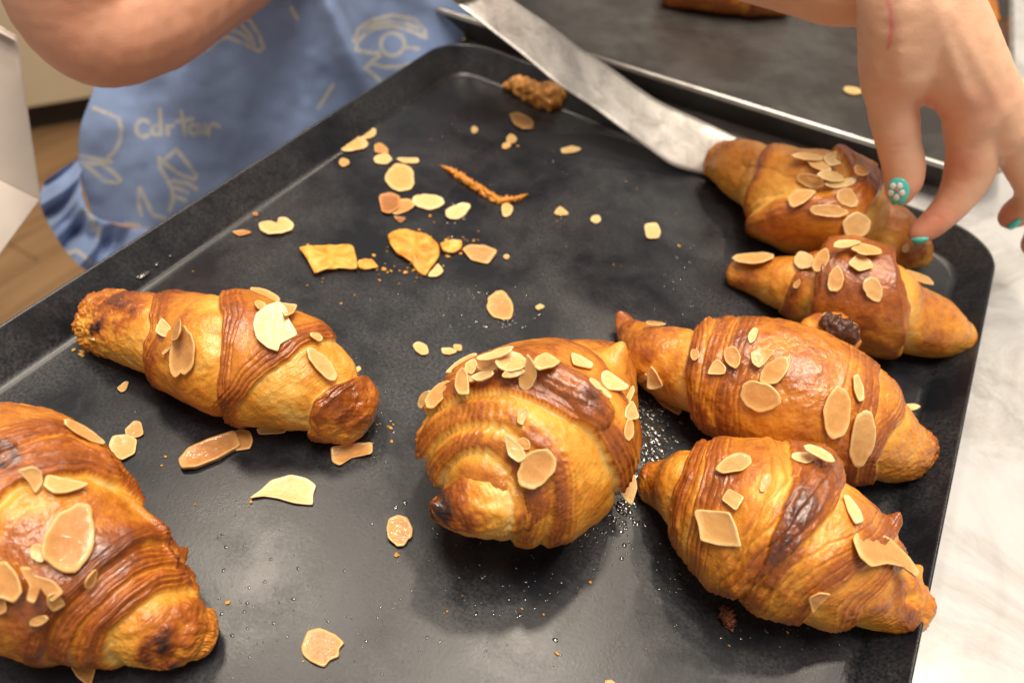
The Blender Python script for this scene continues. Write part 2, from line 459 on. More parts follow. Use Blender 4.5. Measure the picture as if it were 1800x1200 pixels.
        if not return_ring:
         # unwrap the angles over the shortest visible arc
         ang = np.array([a for a, _ in uv]); us = np.array([u for _, u in uv])
         gaps = np.diff(np.r_[ang, ang[0]+2*np.pi]); k0 = (int(np.argmax(gaps))+1) % len(ang)
         ang = np.roll(ang, -k0); us = np.roll(us, -k0); ang = np.where(ang < ang[0], ang+2*np.pi, ang)
         keep = np.r_[True, np.diff(ang) > .02]; ang, us = ang[keep], us[keep]
         vv = np.where(v < ang[0], v+2*np.pi, v)
         ue = np.interp(vv, np.r_[ang, ang[0]+2*np.pi], np.r_[us, us[0]])
         kk = np.hanning(15); kk /= kk.sum(); ue = np.convolve(np.r_[ue[-7:], ue, ue[:7]], kk, 'valid')
         du = np.gradient(np.r_[ue[-1], ue, ue[0]])[1:-1]/(2*np.pi/NV)
         rr = np.maximum(r[:, None], .006)
         d = side*(tcoord-ue[None])/np.sqrt(1+(du[None]/rr)**2)+warp*.0016+warp2*.0003
        fade = np.clip(r[:, None]/.012, .2, 1)
        out = d > 0
        groove = np.exp(-np.maximum(-d, 0)/.0042)*(1-sstep(-.0009, .0007, d))
        fall = np.exp(-np.maximum(d-lam*.8, 0)/.012)
        K = 5; stair = 0; envn = np.clip(.75+warp2*1.2, .25, 1.3)
        for kq in range(K):      # stacked sheet edges: one small step per sheet, each with its own wandering line
            wk = np.roll(warp, 37*(kq+1), 1)*.0009*(kq > 0)+np.roll(warp2, 61*kq, 1)*(.0002 if kq == 0 else .00025)+fine*(0 if kq == 0 else .00005)
            dk = d-lam*(kq/(K-1))**1.15*.95+wk
            wgt = .34 if kq == 0 else .165
            stair = stair+wgt*sstep(-.0004 if kq == 0 else -.00022, .0004 if kq == 0 else .00022, dk)
            bake += envn*(.11*np.exp(-((dk-.00045)/.00038)**2)-.12*np.exp(-((dk+.0004)/.00036)**2))*(1 if kq else .8)
            h += fade*envn*(.00016*np.exp(-((dk-.0004)/.0003)**2)-.00022*np.exp(-((dk+.00028)/.00022)**2))
        h += fade*(tk*stair*fall-tk*.85*groove)
        inn = np.exp(-((d+.003)/.0045)**2)
        h += fade*inn*.00007*envn*np.sin(2*np.pi*d/.0012+warp*3)
        bake += .20*np.exp(-((d-.0030)/.0040)**2)*out-pal*np.exp(-np.maximum(-d, 0)/.0055)*(~out)-pal*.4*np.exp(-(d/.0008)**2)
    for rp, rw, rh, rb in ridges:     # soft rolls of dough along a line
        pts3 = np.array([pos[uv_of(*p)] for p in rp]); dist = np.full((n, NV), 9.)
        for p0, p1 in zip(pts3[:-1], pts3[1:]):
            L2 = ((p1-p0)**2).sum()+1e-12; t_ = np.clip(((pos-p0) @ (p1-p0))/L2, 0, 1)
            dist = np.minimum(dist, np.linalg.norm(pos-p0-t_[..., None]*(p1-p0), axis=2))
        wd = rw*pj[uv_of(*rp[0])][2]/FPX; x_ = np.clip(dist/wd*(1+.25*warp), 0, 1.6)
        h += rh*(np.sqrt(np.clip(1-x_**2, 0, 1))*.7+.3*np.exp(-x_**2*1.5)); bake += rb*np.exp(-x_**2*1.4)-abs(rb)*.5*np.exp(-((x_-1.08)/.12)**2)
    if crinkle:
        Q = np.stack([np.cos(v)[None]*4.2+0*tcoord, np.sin(v)[None]*4.2+0*tcoord, tcoord*150], -1).reshape(-1, 3)+warp.reshape(-1, 1)*2.4+med.reshape(-1,1)*.8
        cr = 1-2.4*np.abs(fbm(Q, 1.0, 2, seed+31)).reshape(n, NV)
        e0 = np.exp(-((tcoord+r0)/.022)**2)*crk[0]+np.exp(-((L+r1-tcoord)/.022)**2)*crk[1]
        h += crinkle*.0007*(cr+med*2.2)*e0; bake += .05*cr*e0
    # stretched skin: broad swellings, crinkles and blisters
    endd = np.minimum(tcoord+r0, L+r1-tcoord)
    tipm = np.exp(-np.maximum(endd, 0)/.012)*tipn
    h += big*.0019+med*.00042*wrinkle+fine*.00010*wrinkle+wr*.00035*wrinkle+tipm*(med*.0013+warp2*.0007)
    up = ND[..., 2]
    bake += .10*np.clip(up, -.6, 1)-.05+big*.22+med*.12+warp*.08+tipm*.08
    bake += np.clip((h*220), -.22, .12)*.4
    burn = np.zeros((n, NV))
    for sp in spots:             # (px, py, radius px, bake, glaze)
        i, j = uv_of(sp[0], sp[1]); c = pos[i, j]; rad = sp[2]*pj[i, j, 2]/FPX
        dd = np.linalg.norm(pos-c, axis=2)/rad+warp*.55+warp2*.35+med*.25
        g = 1-sstep(.55, 1.15, dd)
        bake += g*sp[3]*(.50 if sp[3] > 0 else .8)*(sp[3] < .45); burn += g*sp[3]*.40*(sp[3] >= .45)*np.clip(.9+warp2*.8+med*1.2, .3, 1.3); glz += g*(sp[4] if len(sp) > 4 else 0)
    glz += sstep(.1, .5, big+med*.6)*.35
    glz *= sstep(-.2, .45, up)
    pos = pos+ND*h[..., None]
    # horns: local pulls of the tip, given as (px, py, radius px, dx px, dy px)
    for hx, hy, hr, dx, dy, dz in horns:
        i, j = uv_of(hx, hy); c = pos[i, j]; dep = pj[i, j, 2]; rad = hr*dep/FPX
        g = np.exp(-(np.linalg.norm(pos-c, axis=2)/rad)**2)
        vec = deep(hx+dx, hy+dy, dep)-deep(hx, hy, dep)+np.array([0, 0, dz])
        pos = pos+g[..., None]*vec
    # flatten on the sheet
    pos[..., 2] = np.where(pos[..., 2] < z0+.0015, z0+.0006+(pos[..., 2]-z0-.0015)*.02, pos[..., 2])
    pos[..., 2] = np.maximum(pos[..., 2], z0+.0004)
    c0 = pos[0].mean(0); c1 = pos[-1].mean(0)
    V = np.concatenate([pos.reshape(-1, 3), [c0, c1]])
    F = grid_faces(n, NV, True)
    loc = np.array([A[:, 0].mean(), A[:, 1].mean(), z0])
    tri = [(len(V)-2, (j+1) % NV, j) for j in range(NV)]+[(len(V)-1, (n-1)*NV+j, (n-1)*NV+(j+1) % NV) for j in range(NV)]
    e = lambda a: np.r_[a.ravel(), a[0].mean(), a[-1].mean()]
    F3 = np.concatenate([F[:, [0, 1, 2]], F[:, [0, 2, 3]], np.array(tri)])
    # orientation: outward
    first = root is None
    if first: root = empty('croissant', loc, label, 'croissant', 'almond croissants on the trays')
    else: loc = np.array(root.location)
    o = mesh_np(name, V-loc, F3[:, ::-1] if np.dot(np.cross(V[F[5000, 1]]-V[F[5000, 0]], V[F[5000, 3]]-V[F[5000, 0]]), ND[5000//NV, 5000 % NV]) < 0 else F3,
                M_pastry, None, dict(bake=np.clip(np.where(e(bake) > .62, (.62+(e(bake)-.62)*.5), e(bake))+e(burn), 0, 1), glaze=np.clip(e(glz), 0, 1)))
    o.parent = root
    BVH[key] = BVHTree.FromPolygons([Vector(p) for p in V[::1].tolist()], F3[::1].tolist())
    return root

FULL = True
root_L2 = croissant('L2', 'straight golden croissant with crinkled left tip beside the tray wall',
    [(186, 567, 52), (215, 574, 61), (285, 592, 72), (345, 607, 88), (400, 620, 104), (450, 636, 103), (510, 658, 99), (560, 686, 84), (598, 712, 64), (616, 722, 54)],
    [([(272, 522), (262, 580), (256, 650)], 1, .0022, .006, .12),
     ([(290, 520), (278, 590), (272, 665)], 1, .0008, .004, .10),
     ([(388, 508), (392, 560), (390, 640), (398, 718)], 1, .0030, .007, .20),
     ([(400, 722), (440, 688), (500, 635), (560, 600), (600, 590)], -1, .0022, .007, .25),
     ([(543, 752), (552, 705), (590, 676), (640, 662)], 1, .0028, .003, .15)],
    [(200, 548, 58, .46, .1), (168, 582, 18, 1.3), (250, 560, 25, .08), (600, 700, 32, .40, .5), (620, 740, 22, .3, .3), (350, 620, 40, -.16), (500, 700, 50, -.22), (430, 560, 40, .10, .2), (290, 590, 12, .5, .5),
     (330, 540, 35, .12), (520, 600, 22, .10, .3), (385, 580, 12, .25), (430, 695, 25, .12)], 1, base_bake=.39, tipn=1.1, zk=.86, crinkle=1.6, crk=(1.3, .25))
root_M = croissant('M', 'plump golden croissant facing the camera with dark curled tip in the tray centre',
    [(888, 848, 90), (898, 830, 128), (910, 806, 168), (932, 783, 171), (958, 756, 158), (1000, 716, 120), (1043, 672, 78), (1072, 645, 44)],
    [(('ring', (845, 885), [(762, 872), (782, 822), (822, 792), (870, 796), (902, 828), (918, 875), (912, 930), (895, 965), (780, 930)]), 1, .0030, .008, .26),
     (('ring', (845, 885), [(742, 850), (762, 790), (806, 750), (865, 744), (922, 770), (958, 822), (966, 890), (950, 965), (760, 930)]), 1, .0032, .008, .26),
     (('ring', (845, 885), [(725, 810), (756, 738), (812, 702), (900, 698), (978, 726), (1042, 770), (1080, 840), (1090, 920), (1040, 990), (740, 930)]), 1, .0034, .010, .36),
     ([(1050, 628), (1085, 690), (1100, 780)], -1, .0018, .005, .22)],
    [(975, 690, 46, .26, .7), (1025, 715, 24, .30, .7), (940, 830, 32, .16, .4), (960, 880, 36, .30, .2), (860, 770, 40, .12, .6),
     (960, 745, 46, -.14), (1075, 720, 42, -.24), (1030, 800, 60, -.16), (900, 728, 60, -.16), (850, 660, 50, .10, .3), (760, 800, 40, -.03), (1040, 615, 30, .12), (800, 740, 40, -.06)],
    2, NU=560, NV=520, base_bake=.42, zk=.90, horns=[(1085, 640, 26, 8, -22, .006)], wrinkle=.8,
    ridges=[([(890, 650), (960, 662), (1010, 690), (1032, 722)], 36, .0048, .08), ([(750, 800), (775, 745), (830, 716), (900, 716)], 9, .0012, .06), ([(740, 780), (765, 715), (830, 682), (900, 680)], 10, .0014, .06)])
croissant('Mt', '', [(780, 893, 26), (798, 892, 40), (824, 888, 56), (850, 880, 68), (880, 866, 76), (905, 850, 76)],
    [([(850, 812), (892, 850), (900, 930)], 1, .0014, .005, .25), ([(872, 800), (915, 850), (925, 935)], 1, .0012, .006, .20)],
    [(772, 895, 40, .62), (800, 918, 34, .5), (835, 925, 28, .3), (800, 862, 34, .30), (880, 880, 22, -.1)], 22, NU=160, NV=140, base_bake=.44, root=root_M, name='curled_tip', horns=[(775, 900, 18, -16, -8, .003)], zk=.96, crinkle=.7, crk=(1, 0), lift=.030)
root_R4 = croissant('R4', 'ridged golden croissant with ragged split tip nearest the marble edge',
    [(1150, 848, 34), (1180, 854, 52), (1212, 862, 78), (1250, 878, 102), (1310, 902, 128), (1380, 938, 138), (1450, 983, 118), (1515, 1020, 88), (1560, 1048, 66), (1590, 1066, 50)],
    [([(1222, 778), (1200, 840), (1178, 908)], 1, .0036, .010, .18),
     ([(1255, 775), (1240, 850), (1215, 955)], 1, .0006, .008, .05),
     ([(1372, 782), (1388, 850), (1360, 940), (1310, 1045)], 1, .0014, .010, .22),
     ([(1484, 830), (1462, 890), (1400, 958), (1335, 1015), (1275, 1052)], -1, .0038, .010, .30),
     ([(1600, 925), (1560, 962), (1500, 1005), (1440, 1045), (1400, 1088)], -1, .0020, .012, .20),
     ([(1610, 985), (1570, 1015), (1520, 1060), (1490, 1100)], -1, .0022, .008, .05)],
    [(1270, 860, 34, .34, .6), (1290, 835, 26, .26, .5), (1440, 830, 48, .26, .6), (1400, 900, 34, .26, .7), (1380, 960, 30, .26, .5), (1355, 1000, 36, .24, .3), (1600, 1085, 40, .5), (1470, 1000, 24, .20), (1560, 1070, 50, .22), (1590, 1040, 34, .28),
     (1180, 820, 30, -.20), (1150, 870, 26, .12), (1350, 860, 30, -.18), (1230, 1000, 50, .10), (1500, 960, 40, .12), (1470, 1055, 30, .14), (1445, 1045, 14, .3), (1320, 1040, 30, .22)],
    3, base_bake=.41, crinkle=.6, crk=(.6, 1.0), ridges=[([(1345, 785), (1368, 850), (1345, 930), (1300, 1020)], 12, .0014, -.10), ([(1452, 815), (1420, 880), (1370, 960), (1310, 1035)], 34, .0026, .08), ([(1232, 785), (1215, 845), (1195, 915)], 9, .0012, .06)], horns=[(1610, 1010, 16, 12, -14, 0), (1598, 1095, 16, 6, 10, 0), (1606, 1050, 12, -34, 0, 0), (1570, 930, 16, 8, -18, .003)], tipn=.35)
root_R3 = croissant('R3', 'broad glossy croissant with horned left tip, between the other right-hand croissants',
    [(1100, 578, 14), (1125, 600, 36), (1165, 632, 62), (1215, 648, 76), (1260, 658, 96), (1320, 675, 114), (1390, 697, 124), (1460, 727, 114), (1530, 766, 84), (1575, 786, 60), (1605, 790, 38)],
    [([(1222, 568), (1212, 620), (1204, 665), (1212, 712)], 1, .0032, .008, .24),
     ([(1262, 555), (1245, 620), (1232, 690), (1236, 760)], 1, .0006, .009, .10),
     ([(1300, 552), (1280, 620), (1262, 700), (1270, 780)], 1, .0004, .008, .08),
     ([(1545, 660), (1535, 720), (1515, 780), (1510, 845)], -1, .0010, .014, .10),
     ([(1590, 738), (1565, 765), (1545, 800), (1540, 850)], -1, .0022, .008, .10)],
    [(1300, 650, 34, .32, .7), (1312, 600, 26, .26, .6), (1135, 628, 20, .38, .3), (1100, 575, 22, .26, .2), (1420, 640, 70, .14, .5), (1500, 620, 30, .12, .5), (1235, 690, 30, -.22), (1190, 610, 36, -.08, .4), (1600, 770, 30, .22),
     (1560, 720, 32, .16), (1350, 760, 70, .02), (1460, 800, 50, -.06), (1195, 680, 26, -.16), (1570, 820, 35, .06)],
    4, base_bake=.42, horns=[(1096, 572, 16, -12, -12, .004)], wrinkle=1.1, glaze0=.5, crinkle=.8, crk=(.5, 1.4), ridges=[([(1240, 562), (1228, 640), (1228, 730)], 10, .0012, -.05), ([(1278, 556), (1262, 630), (1252, 740)], 10, .0011, -.06)])
root_R2 = croissant('R2', 'smooth croissant with dark brown centre, second from the far right corner',
    [(1297, 480, 24), (1340, 489, 37), (1390, 502, 54), (1430, 510, 68), (1480, 516, 88), (1530, 535, 86), (1572, 554, 68), (1610, 566, 60), (1652, 582, 50), (1680, 594, 36)],
    [([(1408, 462), (1388, 505), (1366, 552)], 1, .0014, .005, .12),
     ([(1446, 440), (1432, 500), (1418, 578)], 1, .0038, .003, .22),
     ([(1568, 462), (1592, 520), (1596, 570), (1590, 615)], -1, .0044, .003, .26)],
    [(1310, 490, 32, .22, .1), (1500, 540, 56, .34, -.3), (1520, 590, 50, .26, -.3), (1480, 500, 44, .30, .1), (1455, 480, 30, .22, .4), (1385, 510, 18, .40, .3), (1365, 540, 16, .34, .3), (1430, 500, 16, .10), (1640, 540, 40, .10, .6), (1640, 600, 40, .10), (1600, 600, 24, -.20), (1690, 600, 26, .14),
     (1415, 545, 26, -.12), (1600, 540, 20, -.14)],
    5, NU=380, NV=240, base_bake=.42, wrinkle=.5, tipn=.5, glaze0=.55)
root_R1 = croissant('R1', 'three-lobed croissant resting on the spatula beneath the reaching fingers',
    [(1272, 285, 36), (1305, 299, 52), (1340, 317, 58), (1378, 338, 76), (1425, 358, 93), (1475, 372, 84), (1520, 395, 54), (1560, 416, 52), (1598, 438, 38), (1612, 446, 26)],
    [([(1366, 255), (1335, 300), (1312, 372)], 1, .0042, .004, .14),
     ([(1500, 320), (1420, 340), (1345, 362), (1318, 385)], 1, .0036, .003, .16),
     ([(1540, 348), (1508, 388), (1485, 440)], -1, .0046, .003, .22)],
    [(1250, 280, 24, .18), (1330, 300, 36, .10, .5), (1400, 295, 40, .12, .8), (1370, 340, 30, .02, .4), (1520, 330, 30, .20, .8), (1400, 400, 50, .10, .2), (1550, 405, 30, -.14, .3), (1610, 450, 30, .42, .2), (1460, 420, 30, .08)],
    6, NU=380, NV=240, base_bake=.33, wrinkle=.7, tipn=.6, z0=.0012, crinkle=.6, ridges=[([(1345, 385), (1400, 372), (1460, 385), (1490, 420)], 34, .004, .03), ([(1330, 275), (1400, 290), (1450, 310)], 26, .003, .04)])
root_L1 = croissant('L1', 'large deep brown croissant with tight ridges, cut by the lower left frame corner',
    [(345, 1112, 44), (318, 1108, 64), (275, 1092, 86), (228, 1064, 106), (168, 1024, 132), (106, 984, 160), (46, 932, 182), (-20, 888, 180), (-95, 850, 140), (-160, 830, 80)],
    [([(372, 1062), (335, 1032), (290, 1035), (235, 1068), (190, 1110), (180, 1165)], 1, .0030, .006, .16),
     ([(350, 1028), (312, 1000), (262, 1003), (200, 1042), (150, 1092), (128, 1150)], 1, .0022, .007, .10),
     ([(330, 992), (292, 966), (245, 968), (175, 1012), (118, 1068), (90, 1140)], 1, .0022, .005, .08),
     ([(246, 900), (212, 862), (150, 830), (70, 832), (10, 858)], 1, .0030, .009, .26),
     ([(205, 806), (150, 780), (80, 778), (10, 800)], 1, .0012, .006, .04)],
    [(270, 1150, 44, .8), (310, 1165, 26, .6), (330, 1090, 50, .14), (200, 970, 40, .28, .7), (150, 990, 46, .24, .8), (40, 950, 50, .18, .8), (10, 805, 30, .7, .4), (80, 1040, 46, .24, .5), (120, 880, 60, .05, .3),
     (230, 1000, 30, .08), (60, 1110, 60, .08), (180, 850, 30, -.16), (110, 800, 50, .04)],
    7, NU=480, NV=400, base_bake=.47, wrinkle=1.0, tipn=.95, zk=.86, crinkle=.7, crk=(1.2, 0), ridges=[([(346, 1045), (316, 1018), (276, 1018), (222, 1050), (172, 1097), (155, 1155)], 9, .0014, -.02), ([(318, 982), (280, 957), (235, 960), (165, 1004), (105, 1062), (78, 1130)], 9, .0012, .0)])

# croissants on the steel tray behind
Z2 = 0.0
root_B1 = croissant('B1', 'dark blurred croissant on the steel tray at the top edge',
    [(1180, -14, 26), (1230, -24, 42), (1290, -26, 50), (1340, -14, 42), (1378, 4, 24)], [([(1330, -90), (1320, -30), (1318, 15)], 1, .002)], [(1300, -10, 40, .2)],
    11, NU=120, NV=80, base_bake=.62)
root_B2 = croissant('B2', 'orange croissant tip on the steel tray, right of the hand',
    [(1560, -95, 40), (1620, -50, 52), (1670, -14, 46), (1716, 22, 34), (1734, 44, 22)], [([(1660, -60), (1640, -10), (1620, 30)], 1, .002)], [(1725, 40, 24, .25)],
    12, NU=120, NV=80, base_bake=.46)

# chocolate squeezed out between two croissants
def blob_chain(name, pts, material, parent=None, seed=1, amp=.0012, label=None, cat=None, NVV=28, NUU=60, attrs=None, scale=200):
    P = np.array(pts, float); C, t = catmull(P, NUU)
    A, r = C[:, :3], np.maximum(C[:, 3], .0004)
    s = np.linspace(0, 1, NUU); r = r*np.sqrt(np.clip(1-np.abs(2*s-1)**6, .0, 1))
    T = np.gradient(A, axis=0); T /= np.linalg.norm(T, axis=1)[:, None]+1e-9
    S = np.cross(T, [0, .01, 1.]); S /= np.linalg.norm(S, axis=1)[:, None]; U = np.cross(S, T)
    v = np.linspace(0, 2*np.pi, NVV, endpoint=False)
    D = S[:, None]*np.cos(v)[None, :, None]+U[:, None]*np.sin(v)[None, :, None]
    pos = A[:, None]+D*r[:, None, None]
    nz = fbm(pos.reshape(-1, 3), scale, 3, seed).reshape(NUU, NVV)
    pos = pos+D*(nz*amp)[..., None]*np.clip(r/r.max(), .1, 1)[:, None, None]
    loc = A.mean(0)
    F = grid_faces(NUU, NVV, True)
    at2 = None
    if attrs is not None:
        at2 = {k: np.full(NUU*NVV, vv)+(nz.ravel()*.5 if k in ('bake', 'tone') else 0) for k, vv in attrs.items()}
    off = loc if parent is None else np.array(parent.matrix_world.translation)
    o = mesh_np(name, pos.reshape(-1, 3)-off, F[:, ::-1], material, None, at2)
    if parent is None: o.location = loc
    else: o.parent = parent
    if label: tag(o, label, cat)
    return o
def q(px, py, z, r): return [*at(px, py, z), r]
blob_chain('chocolate_filling', [q(1438, 570, .047, .002), q(1453, 568, .049, .0046), q(1474, 577, .049, .0056), q(1492, 590, .045, .0046), q(1499, 608, .040, .0018)], M_choc, root_R3, 3, .004,scale=320)
blob_chain('pastry_flap', [q(1395, 585, .036, .002), q(1425, 578, .040, .006), q(1455, 582, .040, .009), q(1485, 600, .034, .008), q(1500, 622, .028, .003)], M_pastry, root_R3, 5, .004, attrs=dict(bake=.5, glaze=.4))

# ------------------------------------------------------------------ almond flakes
def outline(spec):
    if spec[0] == 'e':
        _, cx, cy, a, b, ang = spec
        t = np.linspace(0, 2*np.pi, 40, endpoint=False); ca, sa = math.cos(math.radians(ang)), math.sin(math.radians(ang))
        rs = np.random.RandomState(int(cx*7+cy) % 9999)
        p1, p2, p3 = rs.rand(3)*6.28; e = rs.rand()*.10
        rr = 1+.04*np.sin(3*t+p1)+.03*np.sin(5*t+p2)+.02*np.sin(9*t+p3)+.018*(rs.rand(len(t))-.5)*2-.10*(rs.rand() < .4)*np.exp(-((t-p1)/.16)**2)
        x = a*rr*np.cos(t); y = b*rr*np.sin(t)*(1-e*2*np.cos(t))
        return np.stack([cx+x*ca-y*sa, cy+x*sa+y*ca], 1)
    P = np.array(spec[1], float); out = []
    rs = np.random.RandomState(int(P[0, 0]) % 999)
    for i in range(len(P)):
        p, q_ = P[i], P[(i+1) % len(P)]
        m = max(3, int(np.linalg.norm(q_-p)/5))
        m = min(m, 9)
        for k in range(m):
            out.append(p+(q_-p)*k/m+(rs.rand(2)-.5)*.9)
    out = np.array(out)
    out = out*.6+(np.roll(out, 1, 0)+np.roll(out, -1, 0))*.2
    return out
def flake(label, spec, tone=.3, host=None, glaze=.25, thick=.00065, lift=None, curl=.0, tilt=None, name='almond_flake', group=None, material=None, z=0.0, cat='almond flake', seed=None, ragged=0):
    O = outline(spec); c = O.mean(0)
    view = lambda p: (CAM-p)/np.linalg.norm(CAM-p)
    if host is None:
        p0 = at(c[0], c[1], z+thick+(lift or 0)); nrm = np.array([0, 0, 1.])
        if lift is None: lift = 0
    else:
        best = None
        for hk in ([host] if isinstance(host, str) else host):
            d = _ray(*c); d /= np.linalg.norm(d)
            hit = BVH[hk].ray_cast(Vector(CAM), Vector(d))
            k = 1
            if hit[0] is None:
                nn = BVH[hk].find_nearest(Vector(deep(c[0], c[1], proj(at(c[0], c[1], .03))[2])))
                hit = nn
            if best is None or (hit[0]-Vector(CAM)).length < (best[0]-Vector(CAM)).length: best = hit; bk = hk
        pt = np.array(best[0])
        # average normal over the flake's footprint
        ns = []
        rad = np.abs(O-c).max(0)
        for dx, dy in ((0, 0), (.5, 0), (-.5, 0), (0, .5), (0, -.5)):
            d = _ray(c[0]+dx*rad[0], c[1]+dy*rad[1]); d /= np.linalg.norm(d)
            h2 = BVH[bk].ray_cast(Vector(CAM), Vector(d))
            if h2[0] is not None:
                nv = np.array(h2[1]); nv *= np.sign(nv @ view(pt)) or 1; ns.append(nv)
        nrm = np.mean(ns, 0) if ns else view(pt); nrm /= np.linalg.norm(nrm)
        c_ = nrm @ view(pt)
        if c_ < .45: nrm = nrm+view(pt)*(.5-c_); nrm /= np.linalg.norm(nrm)
        nrm = nrm+np.random.RandomState(int(c[0]*5+c[1]*3) % 9999).normal(0, .09, 3); nrm /= np.linalg.norm(nrm); p0 = pt+nrm*(.0018 if lift is None else lift)
    if tilt is not None:
        nrm = nrm+np.array(tilt); nrm /= np.linalg.norm(nrm)
    W = []
    for x, y in O:
        d = _ray(x, y); W.append(CAM+d*(((p0-CAM) @ nrm)/(d @ nrm)))
    W = np.array(W); C0 = W.mean(0); n = len(W)
    size = np.linalg.norm(W-C0, axis=1).mean()
    rs = np.random.RandomState(int(c[0]*13+c[1]*7) % 99991)
    ax = np.cross(nrm, [math.cos(rs.rand()*6), math.sin(rs.rand()*6), .3]); ax /= np.linalg.norm(ax)
    crl = curl+(rs.rand()-.5)*.28
    def bend(P):
        s = ((P-C0) @ ax); return P+nrm[None]*(s**2/size*crl)[:, None]
    rings, rim = [], []
    def ring(s, off, rv):
        P = C0+(W-C0)*s; P = bend(P)+nrm*off; rings.append(P); rim.append(np.full(n, rv))
    ring(.985, -thick, -.9); ring(1.0, -thick*.45, -.5); ring(.985, 0, 1.0); ring(.93, .00022, .95); ring(.84, .00005, .55); ring(.72, -.00008, .08); ring(.4, -.00004, 0)
    V = np.concatenate(rings+[bend(C0[None])+nrm*.0, bend(C0[None])-nrm*thick])
    V[:len(V)-2] += nrm*(fbm(V[:-2], 160, 2, 3)*.00035)[:, None]
    F = grid_faces(7, n, True)
    tri = [(6*n+j, 6*n+(j+1) % n, 7*n) for j in range(n)]+[((j+1) % n, j, 7*n+1) for j in range(n)]
    F3 = np.concatenate([F[:, [0, 1, 2]], F[:, [0, 2, 3]], np.array(tri)])
    # orientation check on a top triangle
    a_, b_2, c_2 = V[6*n], V[6*n+1], V[7*n]
    if np.cross(b_2-a_, c_2-a_) @ nrm < 0: F3 = F3[:, ::-1]
    at_ = dict(rim=np.r_[np.concatenate(rim), 0, 0], tone=np.full(len(V), tone+.07), glaze=np.full(len(V), glaze))
    if material is M_pastry: at_['bake'] = np.full(len(V), tone)+fbm(V, 250, 3)*.5; V = V+nrm*(np.maximum(0, fbm(V, 320, 3, 4))*.0016+np.abs(fbm(V, 90, 2, 6))*.0016)[:, None]
    if host is None:
        m_ = V[:, 2].min()
        if lift == 0: V[:, 2] += z+.0003-m_ if tilt is not None or m_ < z+.0002 else 0
    o = mesh_np(name, V-C0, F3, material or M_almond, None, at_)
    o.location = C0
    tag(o, label, cat, group or ('almond flakes scattered on the black tray' if host is None else 'almond flakes on the croissants'))
    return o
# E/P helpers
def E(cx, cy, a, b, ang=0): return ('e', cx, cy, a, b, ang)
def P_(*pts): return ('p', pts)
